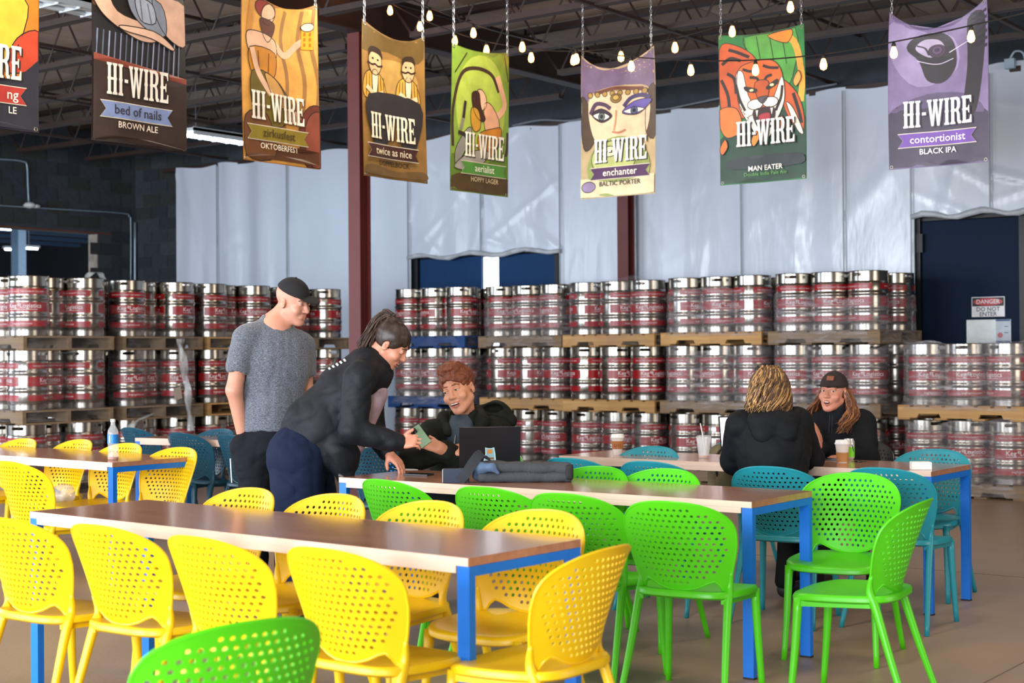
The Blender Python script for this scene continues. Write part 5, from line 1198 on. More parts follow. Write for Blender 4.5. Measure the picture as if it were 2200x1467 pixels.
# ---- standing man: grey tee, black cap
sk1 = skin_mat('fair_skin', '#c99078')
P = Person('standing man in grey heather tee and black cap, hand in pocket', 590, 8.5); P.skin = sk1; L = P.L
yawM = np.array(Matrix.Rotation(R(48), 3, 'Z'))
P.head(L(629, 650, 0.0), 61, -19, 6, 1.04, L(586, 704, 0.02), sk1, 0.064)
A = P.b
rsh, rel, rwr = L(524, 728, -0.10), L(503, 838, -0.15), L(523, 938, -0.07)
lsh, lel, lwr = L(652, 742, 0.12), L(657, 838, 0.16), L(640, 925, 0.10)
A.cone(L(588, 712, 0.01), L(588, 800, 0.0), 0.10, 0.12, 0.05); A.cone(L(588, 800), L(583, 935), 0.12, 0.12, 0.05)
A.chain([rsh, rel, rwr], [0.054, 0.045, 0.034], 0.02); A.chain([lsh, lel, lwr], [0.052, 0.043, 0.033], 0.02)
P.hand(rwr, L(545, 985, 0.0)-rwr, (-1, -0.4, 0), 1, (15, 15, 10)); P.hand(lwr, (-0.1, 0, -1), (0.9, 0.2, 0), -1, (25, 25, 20))
hipR, hipL = L(553, 960, -0.06), L(612, 962, 0.06)
footR, footL = P.W((0, 0, 0)), 0
kR, kL = L(545, 1110, -0.08), L(618, 1112, 0.04); aR, aL = np.array((kR[0], kR[1]+0.03, 0.09)), np.array((kL[0], kL[1]+0.03, 0.09))
A.chain([hipR, kR, aR], [0.075, 0.05, 0.036]); A.chain([hipL, kL, aL], [0.075, 0.05, 0.036])
P.done(sk1)
tee = heather('grey_heather_knit', '#454a55', '#727883')
b = Body(); Y = np.array(Matrix.Rotation(R(25), 3, 'Z'))
b.ell(L(590, 785, 0.0), (0.205, 0.135, 0.235), Y, 0.05); b.cone(L(535, 722, -0.07), L(640, 735, 0.07), 0.068, 0.065, 0.06)
b.ell(L(584, 870, 0.0), (0.178, 0.13, 0.20), Y, 0.06); b.cone(L(581, 880), L(579, 912), 0.17, 0.165, 0.04)
b.cone(L(583, 704, 0.01), L(532, 722, -0.08), 0.06, 0.058, 0.03); b.chain([rsh, rsh*0.45+rel*0.55], [0.064, 0.069], 0.03); b.chain([lsh, lsh*0.45+lel*0.55], [0.068, 0.066], 0.03)
b.cone(L(588, 708, 0.01), L(588, 695, 0.015), 0.085, 0.075, 0.03)
b.cone(L(588, 702, 0.01), L(600, 640, 0.0), 0.064, 0.072, 0.006, True); b.ell(L(604, 697, -0.09), (0.03, 0.045, 0.032), None, 0.01, True)
b.box(L(580, 985, 0.0), (0.4, 0.4, 0.16), None, 0.01, True)
b.cone(rsh*0.43+rel*0.57, rel, 0.059, 0.056, 0.004, True); b.cone(lsh*0.43+lel*0.57, lel, 0.057, 0.054, 0.004, True)
P.add('tee_shirt', b, 0.0075, tee, 0.0022, 60, 3)
trou = cloth('black_trouser_cloth', '#12151d')
b = Body(); b.ell(L(582, 952, 0.0), (0.178, 0.14, 0.12), Y, 0.05); b.chain([hipR, kR, aR], [0.105, 0.082, 0.072], 0.05); b.chain([hipL, kL, aL], [0.105, 0.082, 0.072], 0.05)
b.cone(L(524, 962, -0.08), L(535, 1000, -0.08), 0.075, 0.075, 0.04); b.cone(L(581, 912), L(582, 950), 0.150, 0.168, 0.03); b.box(L(582, 860, 0), (0.4, 0.4, 0.12), None, 0.01, True)
P.add('trousers', b, 0.009, trou, 0.004, 60, 4)
m = MB(); m.tube([L(495, 985, -0.115), L(496, 1005, -0.12), L(498, 1037, -0.12)], 0.004, 6); m.build('side_stripe', mat('white_piping', '#d5d9dd', 0.5), P.t)
msh = mat('dark_shoe', '#17181b', 0.6)
for a_, k_ in ((aR, kR), (aL, kL)):
    b = Body(); b.cone(a_+np.array((0, 0, -0.03)), a_+np.array((0.12, -0.12, -0.045)), 0.05, 0.04, 0.02); b.box(a_+np.array((0, 0, -0.29)), (0.5, 0.5, 0.2), None, 0.003, True); P.add('shoe', b, 0.008, msh)
mcap = mat('black_cap_cloth', '#101014', 0.85, var=0.1)
cap(P, mcap, None, 0.075, 0, 0.058)
P.face(mat('brown_brow', '#6b4a3a', 0.8), 'closed', 0.004, 0.75)

# ---- leaning woman: black jacket, navy trousers, ponytail
sk2 = skin_mat('rosy_skin', '#c98970')
P = Person('woman in black jacket leaning over the table holding a phone', 660, 8.0); P.skin = sk2; L = P.L; A = P.b
P.head(L(839, 742, -0.02), 80, -38, 4, 0.98, L(796, 783, 0.0), sk2, 0.055)
rs, re, rw = L(772, 812, -0.19), L(757, 925, -0.23), L(858, 951, -0.20)
ls, le, lw = L(800, 815, 0.16), L(800, 925, 0.20), L(836, 975, 0.06)
A.cone(L(790, 796), L(700, 905), 0.08, 0.12, 0.05); A.cone(L(700, 905), L(655, 985), 0.12, 0.13, 0.05)
A.chain([rs, re, rw], [0.052, 0.042, 0.031], 0.02); A.chain([ls, le, lw], [0.052, 0.042, 0.031], 0.02)
P.hand(rw, L(900, 945, -0.22)-rw, (0.1, -0.75, 0.55), -1, (30, 40, 30), (0.9, 0.35), 0.98, 0.05, 0.6)
tip = P.W(G(858, 1016, 0.76))
P.hand(lw, tip+np.array((0.0, 0.0, 0.05))-lw, (0.45, -0.3, 0.8), 1, (20, 22, 14), (0.5, 0.35), 0.98, 0.25, -0.7)
hR, hL = L(640, 985, -0.10), L(662, 985, 0.09); kR, kL = L(648, 1150, -0.10), L(690, 1150, 0.08); aR, aL = np.array((kR[0]-0.03, kR[1]+0.02, 0.09)), np.array((kL[0]-0.03, kL[1]+0.02, 0.09))
A.chain([hR, kR, aR], [0.08, 0.05, 0.036]); A.chain([hL, kL, aL], [0.08, 0.05, 0.036]); P.done(sk2)
jack = mat('black_jacket_cloth', '#060d17', 0.65, var=0.1, vscale=5, bump=0.08, bscale=140, spec=0.35); navy = cloth('navy_trouser_cloth', '#0f1c36')
b = Body(); th = R(-42); Y = np.array(Matrix.Rotation(R(-43), 3, 'Y') @ Matrix.Identity(3))
b.chain([L(790, 800), L(745, 850), L(700, 905), L(672, 945)], [0.135, 0.158, 0.165, 0.175], 0.06)
b.cone(L(780, 806, -0.16), L(795, 808, 0.14), 0.075, 0.075, 0.06); b.cone(L(700, 925, -0.03), L(730, 975, -0.06), 0.14, 0.105, 0.06); b.cone(L(730, 975, -0.09), L(742, 1020, -0.11), 0.10, 0.045, 0.04)
b.cone(L(655, 905, 0.0), L(665, 950, 0.0), 0.10, 0.13, 0.05)
b.chain([rs, re], [0.078, 0.066], 0.03); b.chain([re, rw-0.15*(rw-re)], [0.064, 0.05], 0.02); b.cone(rw-0.2*(rw-re), rw-0.02*(rw-re), 0.047, 0.043, 0.008)
b.chain([ls, le], [0.074, 0.062], 0.03); b.chain([le, lw-0.1*(lw-le)], [0.06, 0.046], 0.02)
b.cone(L(792, 795, 0.0), L(814, 776, 0.0), 0.082, 0.072, 0.02); b.cone(L(806, 784, 0.0), L(842, 745, 0.0), 0.062, 0.075, 0.006, True)
P.add('jacket', b, 0.0085, jack, 0.0045, 62, 8)
b = Body(); b.cone(L(790, 845, -0.03), L(752, 950, -0.05), 0.10, 0.078, 0.04); P.add('tie_dye_shirt', b, 0.01, mat('tie_dye_cloth', '#a98f9c', 0.85, var=0.5, vscale=7), 0.004, 20, 2, 'pale mottled shirt under the open jacket')
b = Body(); b.ell(L(650, 975, 0.0), (0.165, 0.20, 0.165), None, 0.05); b.ell(L(628, 985, -0.06), (0.12, 0.13, 0.15), None, 0.06); b.chain([hR, L(640, 1060, -0.11), kR, aR], [0.135, 0.125, 0.095, 0.08], 0.05); b.chain([hL, L(668, 1060, 0.09), kL, aL], [0.13, 0.12, 0.092, 0.08], 0.05); b.cone(L(690, 960), L(660, 960), 0.12, 0.13, 0.05)
P.add('trousers', b, 0.009, navy, 0.005, 60, 5)
for a_ in (aR, aL):
    b = Body(); b.cone(a_+np.array((0, 0, -0.03)), a_+np.array((0.15, -0.02, -0.045)), 0.048, 0.038, 0.02); b.box(a_+np.array((0, 0, -0.29)), (0.5, 0.5, 0.2), None, 0.003, True); P.add('shoe', b, 0.008, msh)
m = MB(); m.tube(smooth_open([Vector(L(*p)) for p in ((740, 1028, -0.175), (735, 1024, -0.19), (728, 1020, -0.2))], 3), 0.007, 6); m.build('zip_pull', mat('nickel_zip', '#c9ccd2', 0.3, metal=0.8), P.t)
m = MB()
for k in range(5):
    c = L(709+k*8, 792-k*4.6, -0.06); m.box(c, (0.016, 0.04, 0.010), Matrix.Rotation(R(46), 3, 'Y'))
m.build('back_print', mat('white_back_print', '#d8dde2', 0.6), P.t)
hair = mat('dark_brown_hair', '#2c1d16', 0.45, var=0.35, vscale=40, stretch=(3, 3, 0.5)); hair2 = mat('brown_hair_light', '#4c3524', 0.45, var=0.2)
h, H, q = P.hp, P.H, P.hs; b = Body()
b.ell(h(0, -0.016, 0.046), np.array((0.082, 0.103, 0.090))*q, H, 0.01); b.ell(h(0, 0.075, -0.03), np.array((0.085, 0.062, 0.085))*q, H, 0.015, True); b.ell(h(0, 0.0, -0.07), np.array((0.1, 0.075, 0.06))*q, H, 0.01, True)
for e in (-1, 1): b.ell(h(e*0.085, -0.004, -0.002), np.array((0.02, 0.022, 0.03))*q, H, 0.006, True)
b.ell(h(0, -0.075, 0.115), np.array((0.03, 0.03, 0.03)), H, 0.02); P.add('hair', b, 0.0055, hair, 0.0025, 70, 6)
rng = random.Random(5); t0 = h(0, -0.085, 0.135)
def pony(i, rng):
    e = np.array((rng.gauss(0, 0.012), rng.gauss(0, 0.012), rng.gauss(0, 0.012)))
    ln = rng.uniform(0.8, 1.12)
    mid = L(815, 690, 0.0); end = L(787, 742, 0.0); return [t0+e*0.6, t0*0.5+mid*0.5+e+np.array((0, 0, 0.022)), mid+e*1.3, mid+(end-mid)*ln+e*1.8]
strands(P, 'ponytail', [hair, hair, hair2], pony, 260, 0.0028, rng, wave=0.008)
b = Body(); b.ell(t0, (0.017, 0.017, 0.014), H, 0.005); P.add('hair_tie', b, 0.004, mat('turquoise_hair_tie', '#2fb4d6', 0.6))
P.face(mat('dark_brow', '#3a261c', 0.8), 'grin', 0.0, 0.8)
# phone in her hand
pp = D(903, 937, 7.80); ph = thing('mobile_phone', 'green backed phone held up by the leaning woman', 'phone', pp, YAW)
mgreen = mat('sage_green_phone_case', '#63785e', 0.4); mdarkg = mat('dark_glass', '#0b0d10', 0.12, coat=0.6)
ph.rotation_euler = (R(62), R(-35), YAW+R(8))
m = MB(); m.box((0, 0, 0), (0.074, 0.15, 0.009)); m.build('case', mgreen, ph); ph.scale = (0.82, 0.82, 0.82)
m = MB(); m.box((-0.016, 0.05, 0.0055), (0.036, 0.036, 0.004)); m.build('camera_bump', mdarkg, ph)
for q_ in ((-0.024, 0.058), (-0.008, 0.042)):
    m = MB(); m.lathe([(0.0075, 0.007), (0.0075, 0.009), (0.0, 0.009)], 12, (q_[0], q_[1], 0)); m.build('lens', mat('lens_glass', '#2a3038', 0.1, coat=1), ph)
m = MB(); m.box((0, 0, -0.005), (0.07, 0.146, 0.002)); m.build('screen', mdarkg, ph)

# ---- seated man: auburn hair, dark olive hoodie, arms crossed on the table
sk3 = skin_mat('warm_fair_skin', '#cc8f70')
P = Person('smiling seated man with auburn hair and dark olive hoodie', 1000, 8.5); P.skin = sk3; L = P.L; A = P.b
P.head(L(986, 840, 0.0), -22, -7, 16, 1.12, L(1002, 908, 0.08), sk3, 0.056)
rs, re, rw = L(928, 930, 0.03), L(884, 987, -0.14), L(966, 966, -0.26)
ls, le, lw = L(1072, 926, 0.10), L(1085, 990, -0.08), L(985, 986, -0.22)
A.cone(L(1002, 930, 0.09), L(1005, 1000, 0.1), 0.09, 0.12, 0.05); A.cone(L(1005, 1000, 0.1), L(1008, 1070, 0.14), 0.14, 0.15, 0.05)
A.chain([rs, re, rw], [0.058, 0.048, 0.036]); A.chain([ls, le, lw], [0.058, 0.048, 0.036])
P.hand(rw, (0.8, -0.1, -0.1), (0, -0.5, 0.8), -1, (15, 20, 15)); lh = L(946, 965, -0.24)
P.hand(L(945, 962, -0.30), L(905, 950, -0.30)-L(945, 962, -0.30), (0.1, -0.7, 0.7), 1, (14, 20, 15), (0.6, 0.6), 0.95)
A.cone(lw, L(945, 962, -0.30), 0.036, 0.034, 0.02)
seat = P.W((0, 0, 0))
hz = 0.54; hp_ = L(1008, 1080, 0.16); hp_[2] = hz; fw = np.array((-0.6, -0.8, 0.0)); rt = np.array((0.8, -0.6, 0.0))
for e in (-1, 1):
    h0 = hp_+rt*e*0.09; k0 = h0+fw*0.40; a0 = k0+np.array((0, 0, -0.43)); A.chain([h0, k0, a0], [0.075, 0.055, 0.036])
P.done(sk3)
hood = cloth('dark_olive_fleece', '#151812')
b = Body(); b.ell(L(1002, 980, 0.08), (0.215, 0.15, 0.235), None, 0.05); b.cone(L(946, 928, 0.05), L(1055, 922, 0.09), 0.070, 0.074, 0.07); b.cone(L(1000, 918, 0.06), L(998, 895, 0.05), 0.10, 0.082, 0.05); b.cone(L(1005, 1010, 0.1), L(1008, 1085, 0.14), 0.175, 0.18, 0.05)
b.chain([rs, re], [0.074, 0.066], 0.04); b.chain([re, rw-0.12*(rw-re)], [0.066, 0.052], 0.03); b.chain([ls, le], [0.078, 0.072], 0.04); b.chain([le, lw, lw*0.45+L(945, 962, -0.30)*0.55], [0.072, 0.056, 0.05], 0.03)
b.cone(L(1000, 900, 0.05), L(985, 850, 0.0), 0.070, 0.082, 0.01, True); b.ell(L(988, 925, -0.10), (0.042, 0.08, 0.095), np.array(Matrix.Rotation(R(8), 3, 'Y')), 0.012, True)
P.add('hoodie', b, 0.0085, hood, 0.004, 62, 9)
b = Body(); b.chain([L(1030, 890, 0.13), L(1068, 892, 0.16), L(1095, 905, 0.13)], [0.05, 0.072, 0.04], 0.05); b.chain([L(1030, 888, 0.10), L(1035, 905, -0.02), L(1018, 935, -0.09)], [0.035, 0.038, 0.02], 0.03); b.chain([L(985, 893, 0.12), L(955, 900, 0.05), L(962, 930, -0.07)], [0.035, 0.036, 0.02], 0.03); b.ell(L(1060, 878, 0.12), (0.06, 0.05, 0.03), None, 0.02, True)
P.add('hood', b, 0.008, hood, 0.003, 60, 3)
b = Body(); b.ell(L(992, 945, 0.02), (0.10, 0.12, 0.16), None, 0.03); b.cone(L(1000, 905, 0.05), L(998, 893, 0.045), 0.080, 0.070, 0.03); b.cone(L(1000, 900, 0.05), L(985, 850, 0.0), 0.062, 0.078, 0.006, True); P.add('tee_shirt', b, 0.009, cloth('slate_tee_cloth', '#3b4650'), 0.002, 20, 3)
m = MB(); m.tube(smooth_open([Vector(L(*p)) for p in ((978, 935, -0.125), (975, 955, -0.14), (972, 975, -0.14))], 3), 0.004, 5); m.build('zip', mat('steel_zip', '#6c7076', 0.35, metal=0.8), P.t)
b = Body()
for e in (-1, 1):
    h0 = hp_+rt*e*0.09; k0 = h0+fw*0.40; a0 = k0+np.array((0, 0, -0.43)); b.chain([h0, k0, a0], [0.10, 0.078, 0.06], 0.04)
b.ell(hp_, (0.18, 0.17, 0.10), None, 0.05); P.add('trousers', b, 0.010, cloth('dark_denim', '#1c232e'), 0.004, 16, 5)
for e in (-1, 1):
    a_ = hp_+rt*e*0.09+fw*0.40; a_[2] = 0.08; b = Body(); b.cone(a_+np.array((0, 0, -0.03)), a_+fw*0.14+np.array((0, 0, -0.04)), 0.048, 0.038, 0.02); b.box(a_+np.array((0, 0, -0.28)), (0.5, 0.5, 0.2), None, 0.003, True); P.add('shoe', b, 0.009, msh)
aub = mat('auburn_hair', '#6e3519', 0.55, var=0.4, vscale=45); h, H, q = P.hp, P.H, P.hs
b = Body(); b.ell(h(0, -0.016, 0.058), np.array((0.082, 0.102, 0.082))*q, H, 0.01); b.ell(h(0, 0.03, 0.125), np.array((0.06, 0.05, 0.03))*q, H, 0.03)
b.ell(h(0, 0.085, -0.012), np.array((0.075, 0.07, 0.082))*q, H, 0.01, True); b.ell(h(0, 0.01, -0.08), np.array((0.11, 0.09, 0.075))*q, H, 0.008, True)
for e in (-1, 1): b.ell(h(e*0.085, -0.004, -0.004), np.array((0.02, 0.022, 0.028))*q, H, 0.006, True)
P.add('hair', b, 0.005, aub, 0.005, 120, 6)
P.face(mat('auburn_brow', '#8a5234', 0.8), 'grin', 0.005, 0.3)
cl = P.base + Matrix.Rotation(YAW, 3, 'Z') @ Vector((hp_[0], hp_[1], 0)); chair(0, 0, 180, 'green', P_('lime green', 'under the seated man with auburn hair'), g2, loc=(cl.x, cl.y+0.03, 0))

# ---- seated woman seen from behind: wavy blonde hair, black hooded jacket
sk4 = skin_mat('neck_skin', '#d8a58c')
P = Person('seated woman with wavy blonde hair seen from behind', 1660, 8.2); P.skin = sk4; L = P.L; A = P.b
P.head(L(1655, 836, 0.02), 150, -5, 0, 0.98, L(1658, 890, 0.0), sk4, 0.055)
rs, re, rw = L(1715, 908, 0.03), L(1742, 988, 0.14), L(1735, 975, 0.42); ls, le, lw = L(1590, 915, -0.02), L(1577, 990, 0.12), L(1625, 980, 0.42)
A.cone(L(1658, 920, 0), L(1662, 1000, -0.05), 0.09, 0.11, 0.05); A.cone(L(1662, 1000, -0.05), L(1662, 1060, -0.05), 0.13, 0.14, 0.05)
A.chain([rs, re, rw], [0.05, 0.042, 0.032]); A.chain([ls, le, lw], [0.05, 0.042, 0.032])
P.hand(rw, (-0.2, 0.9, 0.1), (0, 0, 1), 1, (20, 25, 20)); P.hand(lw, (0.2, 0.9, 0.1), (0, 0, 1), -1, (20, 25, 20))
hp_ = L(1665, 1070, -0.02); hp_[2] = 0.53; fw = np.array((0.6, 0.8, 0)); rt = np.array((0.8, -0.6, 0))
for e in (-1, 1):
    h0 = hp_+rt*e*0.085; k0 = h0+fw*0.40; a0 = k0+np.array((0, 0, -0.43))-fw*0.12; A.chain([h0, k0, a0], [0.075, 0.055, 0.036])
P.done(sk4)
bj = mat('black_shell_jacket', '#070b11', 0.75, var=0.1, vscale=5, bump=0.08, bscale=120, spec=0.25)
b = Body(); b.ell(L(1660, 955, -0.02), (0.205, 0.145, 0.20), None, 0.05); b.cone(L(1605, 914, 0.0), L(1708, 906, 0.02), 0.078, 0.076, 0.06); b.cone(L(1662, 980, -0.04), L(1662, 1062, -0.05), 0.185, 0.175, 0.05)
b.chain([rs, re], [0.075, 0.068], 0.04); b.chain([re, rw-0.08*(rw-re)], [0.066, 0.05], 0.03); b.chain([ls, le], [0.08, 0.07], 0.04); b.chain([le, lw-0.08*(lw-le)], [0.07, 0.05], 0.03)
b.cone(L(1658, 888, 0), L(1657, 872, 0.0), 0.085, 0.075, 0.03); P.add('jacket', b, 0.0085, bj, 0.0034, 80, 12)
b = Body(); b.ell(L(1660, 905, -0.10), (0.13, 0.075, 0.065), None, 0.03); b.chain([L(1612, 892, -0.03), L(1640, 935, -0.14), L(1690, 935, -0.14), L(1712, 888, -0.02)], [0.035, 0.045, 0.045, 0.035], 0.05); b.ell(L(1660, 885, -0.06), (0.09, 0.06, 0.03), None, 0.02, True); P.add('hood', b, 0.008, bj, 0.003, 62, 4)
b = Body()
for e in (-1, 1):
    h0 = hp_+rt*e*0.085; k0 = h0+fw*0.40; a0 = k0+np.array((0, 0, -0.43))-fw*0.12; b.chain([h0, k0, a0], [0.10, 0.075, 0.058], 0.04)
b.ell(hp_, (0.18, 0.17, 0.10), None, 0.05); P.add('trousers', b, 0.010, cloth('black_leggings', '#0c0d10'), 0.003, 16, 5)
for e in (-1, 1):
    a_ = hp_+rt*e*0.085+fw*0.28; a_[2] = 0.08; b = Body(); b.cone(a_+np.array((0, 0, -0.03)), a_+fw*0.14+np.array((0, 0, -0.04)), 0.046, 0.036, 0.02); b.box(a_+np.array((0, 0, -0.28)), (0.5, 0.5, 0.2), None, 0.003, True); P.add('shoe', b, 0.009, msh)
bl = [mat('blonde_hair', '#8a6437', 0.5, var=0.3), mat('pale_blonde_hair', '#b38a55', 0.5, var=0.25), mat('dark_blonde_root_hair', '#4a321e', 0.55, var=0.25)]
h, H, q = P.hp, P.H, P.hs; b = Body(); b.ell(h(0, -0.01, 0.04), np.array((0.088, 0.107, 0.092))*q, H, 0.01); b.ell(h(0, -0.045, -0.055), np.array((0.092, 0.07, 0.085))*q, H, 0.03); b.ell(h(0, 0.095, -0.03), np.array((0.07, 0.06, 0.085))*q, H, 0.01, True)
P.add('hair', b, 0.006, bl[2], 0.004, 60, 3)
rng = random.Random(11)
def wavy(i, rng):
    a = rng.uniform(0.0, 2*math.pi); a = math.pi*1.5 + (a-math.pi)*0.72
    el = rng.uniform(0.15, 1.0); r0 = 0.075*(1-el*0.55)
    p0 = h(0.092*math.cos(a)*math.sqrt(1-el*el*0.8), -0.01+0.108*math.sin(a)*math.sqrt(1-el*el*0.8), 0.04+0.093*el)
    p1 = h(0.104*math.cos(a), -0.012+0.118*math.sin(a), 0.0); p2 = h(0.112*math.cos(a), -0.015+0.118*math.sin(a), -0.06-rng.uniform(0, 0.02)); p3 = h(0.105*math.cos(a)+rng.uniform(-0.01, 0.01), -0.02+0.112*math.sin(a), -0.10-rng.uniform(0.0, 0.06))
    return [p0, (p0+p1)/2*1.0+(p0+p1-2*P.hc)*0.04, p1, p2, p3]
strands(P, 'hair_lock', [bl[0], bl[2], bl[2], bl[1]], wavy, 420, 0.0038, rng, wave=0.026)
b = Body(); b.ell(h(-0.055, -0.055, 0.10), (0.018, 0.018, 0.03), H, 0.01); P.add('hair_clip', b, 0.005, mat('black_claw_clip', '#0d0c0c', 0.4))

# ---- seated woman facing the room: brown cap, long wavy hair, charcoal hoodie
sk5 = skin_mat('freckled_skin', '#cc8a72')
P = Person('seated woman in brown cap and charcoal hoodie talking', 1800, 9.3); P.skin = sk5; L = P.L; A = P.b
P.head(L(1790, 845, 0.0), -34, 2, -3, 1.02, L(1797, 897, 0.03), sk5, 0.055)
rs, re, rw = L(1756, 915, 0.02), L(1745, 978, -0.12), L(1763, 963, -0.28); ls, le, lw = L(1852, 912, 0.08), L(1862, 985, -0.08), L(1815, 984, -0.30)
A.cone(L(1802, 925, 0.06), L(1806, 1000, 0.06), 0.085, 0.11, 0.05); A.cone(L(1806, 1000, 0.06), L(1808, 1060, 0.08), 0.13, 0.14, 0.05)
A.chain([rs, re, rw], [0.05, 0.042, 0.031]); A.chain([ls, le, lw], [0.05, 0.042, 0.031])
P.hand(rw, L(1757, 925, -0.30)-rw, (0.8, -0.4, 0.2), -1, (8, 10, 8), (0.6, 0.7)); P.hand(lw, (-0.9, -0.2, 0.0), (0, -0.2, 1), -1, (25, 30, 20))
hp_ = L(1808, 1060, 0.10); hp_[2] = 0.53; fw = np.array((-0.6, -0.8, 0)); rt = np.array((0.8, -0.6, 0))
for e in (-1, 1):
    h0 = hp_+rt*e*0.085; k0 = h0+fw*0.40; a0 = k0+np.array((0, 0, -0.43)); A.chain([h0, k0, a0], [0.075, 0.055, 0.036])
P.done(sk5)
ch = cloth('charcoal_fleece', '#12151a')
b = Body(); b.ell(L(1804, 965, 0.05), (0.19, 0.14, 0.21), None, 0.05); b.cone(L(1768, 912, 0.03), L(1842, 908, 0.07), 0.08, 0.08, 0.06); b.cone(L(1806, 990, 0.06), L(1808, 1062, 0.08), 0.165, 0.165, 0.05)
b.chain([rs, re], [0.08, 0.068], 0.04); b.chain([re, rw-0.1*(rw-re)], [0.066, 0.046], 0.03); b.chain([ls, le], [0.086, 0.074], 0.04); b.chain([le, lw-0.05*(lw-le)], [0.07, 0.05], 0.03)
b.cone(L(1799, 900, 0.03), L(1797, 882, 0.02), 0.095, 0.078, 0.03); b.cone(L(1797, 884, 0.02), L(1790, 850, 0), 0.058, 0.075, 0.006, True); P.add('hoodie', b, 0.0085, ch, 0.004, 62, 13)
for xx in (1783, 1789):
    m = MB(); m.tube(smooth_open([Vector(L(*p)) for p in ((xx, 892, -0.115), (xx-1, 912, -0.125), (xx-2, 930, -0.125))], 3), 0.003, 5); m.build('drawstring', mat('black_cord', '#0a0b0d', 0.7), P.t)
b = Body()
for e in (-1, 1):
    h0 = hp_+rt*e*0.085; k0 = h0+fw*0.40; a0 = k0+np.array((0, 0, -0.43)); b.chain([h0, k0, a0], [0.10, 0.075, 0.058], 0.04)
b.ell(hp_, (0.18, 0.17, 0.10), None, 0.05); P.add('trousers', b, 0.010, cloth('dark_jeans', '#191d26'), 0.003, 16, 5)
for e in (-1, 1):
    a_ = hp_+rt*e*0.085+fw*0.40; a_[2] = 0.08; b = Body(); b.cone(a_+np.array((0, 0, -0.03)), a_+fw*0.14+np.array((0, 0, -0.04)), 0.046, 0.036, 0.02); b.box(a_+np.array((0, 0, -0.28)), (0.5, 0.5, 0.2), None, 0.003, True); P.add('shoe', b, 0.009, msh)
mbc = mat('dark_brown_cap_cloth', '#231816', 0.85, var=0.1); co = cap(P, mbc, None, 0.12, 12)
h, H, q = P.hp, P.H, P.hs
b = Body(); b.box(h(-0.012, 0.088, 0.092), np.array((0.024, 0.004, 0.016)), H @ np.array(Matrix.Rotation(R(22), 3, 'X')), 0.002); link('leather_patch', b.mesh('leather_patch', 0.0028, mat('tan_leather_patch', '#7a4028', 0.6)), co)
br = [mat('chestnut_hair', '#5a3420', 0.45, var=0.3), mat('light_brown_hair', '#8a5a34', 0.45, var=0.25)]
rng = random.Random(17)
def longh(i, rng):
    e = -1 if i % 3 else 1
    x0 = e*rng.uniform(0.055, 0.085); y0 = rng.uniform(-0.085, 0.0) if i % 3 else rng.uniform(-0.06, 0.02)
    p0 = h(x0, y0, 0.03); p1 = h(e*rng.uniform(0.085, 0.115), y0, -0.05); p2 = h(e*rng.uniform(0.09, 0.15), y0+rng.uniform(0.0, 0.06), -0.13); p3 = h(e*rng.uniform(0.07, 0.13), y0+rng.uniform(0.06, 0.12), -0.17-rng.uniform(0.0, 0.07))
    return [p0, p1, p2, p3]
b = Body(); b.ell(h(0, -0.03, 0.01), np.array((0.08, 0.085, 0.085))*q, H, 0.01); b.ell(h(0, 0.07, -0.03), np.array((0.09, 0.075, 0.1))*q, H, 0.01, True); P.add('hair', b, 0.006, br[0], 0.003, 60, 3)
strands(P, 'hair_lock', br, longh, 330, 0.0036, rng, wave=0.02)
P.face(mat('sandy_brow', '#8a6248', 0.8), 'open', -0.003, 0.15)
cl = P.base + Matrix.Rotation(YAW, 3, 'Z') @ Vector((hp_[0], hp_[1], 0)); chair(0, 0, 182, 'black', P_('black', 'under the woman in the brown cap'), g3, loc=(cl.x+0.03, cl.y+0.03, 0))
# ------------------------------------------------------------------ things on the tables
TZ = 0.76
# laptop
p = G(1052, 1010, TZ); t = thing('laptop', 'dark laptop open with its lid toward the camera, a sticker on it', 'laptop', p, YAW+R(4))
mlap = mat('space_grey_aluminium', '#2c2c31', 0.38, metal=0.6, var=0.05); mkey = mat('black_keys', '#0b0b0d', 0.6)
m = MB(); m.box((0, 0.125, 0.008), (0.335, 0.23, 0.014)); m.build('base', mlap, t)
m = MB(); m.box((0, 0.14, 0.0155), (0.29, 0.11, 0.002)); m.build('keyboard', mkey, t)
Rm = Matrix.Rotation(R(14), 3, 'X')
m = MB(); m.box(Rm @ Vector((0, 0.0, 0.122)) + Vector((0, 0, 0.012)), (0.335, 0.007, 0.225), Rm); lid = m.build('lid', mlap, t)
m = MB(); m.box(Rm @ Vector((0, 0.0045, 0.122)) + Vector((0, 0, 0.012)), (0.31, 0.001, 0.195), Rm); link('screen', m.mesh('screen', mat('screen_glow_grey', '#aab4c0', 0.2, emit=0.4)), lid)
st = [(-0.034, -0.042), (0.034, -0.042), (0.030, 0.0), (0.024, 0.035), (0.008, 0.030), (-0.008, 0.030), (-0.026, 0.035), (-0.024, 0.0)]
def onlid(pts, off): return [Rm @ Vector((x, -0.0042-off, 0.085+z)) + Vector((0, 0, 0.012)) for x, z in pts]
m = MB(); m.add(onlid([(x*1.0, z) for x, z in st], 0.0), [tuple(range(8))]); so = link('sticker', m.mesh('sticker', ink('#bfe3ea')), lid)
m = MB(); m.add(onlid([(x*0.8, z*0.85) for x, z in st], 0.0006), [tuple(range(8))]); link('sticker_art', m.mesh('sticker_art', ink('#8fb7c0')), lid)
m = MB(); m.add(onlid([(-0.014, 0.0), (0.014, 0.0), (0.012, 0.024), (-0.012, 0.024)], 0.0010), [(0, 1, 2, 3)]); link('sticker_art', m.mesh('sticker_art', ink('#d08a3a')), lid)
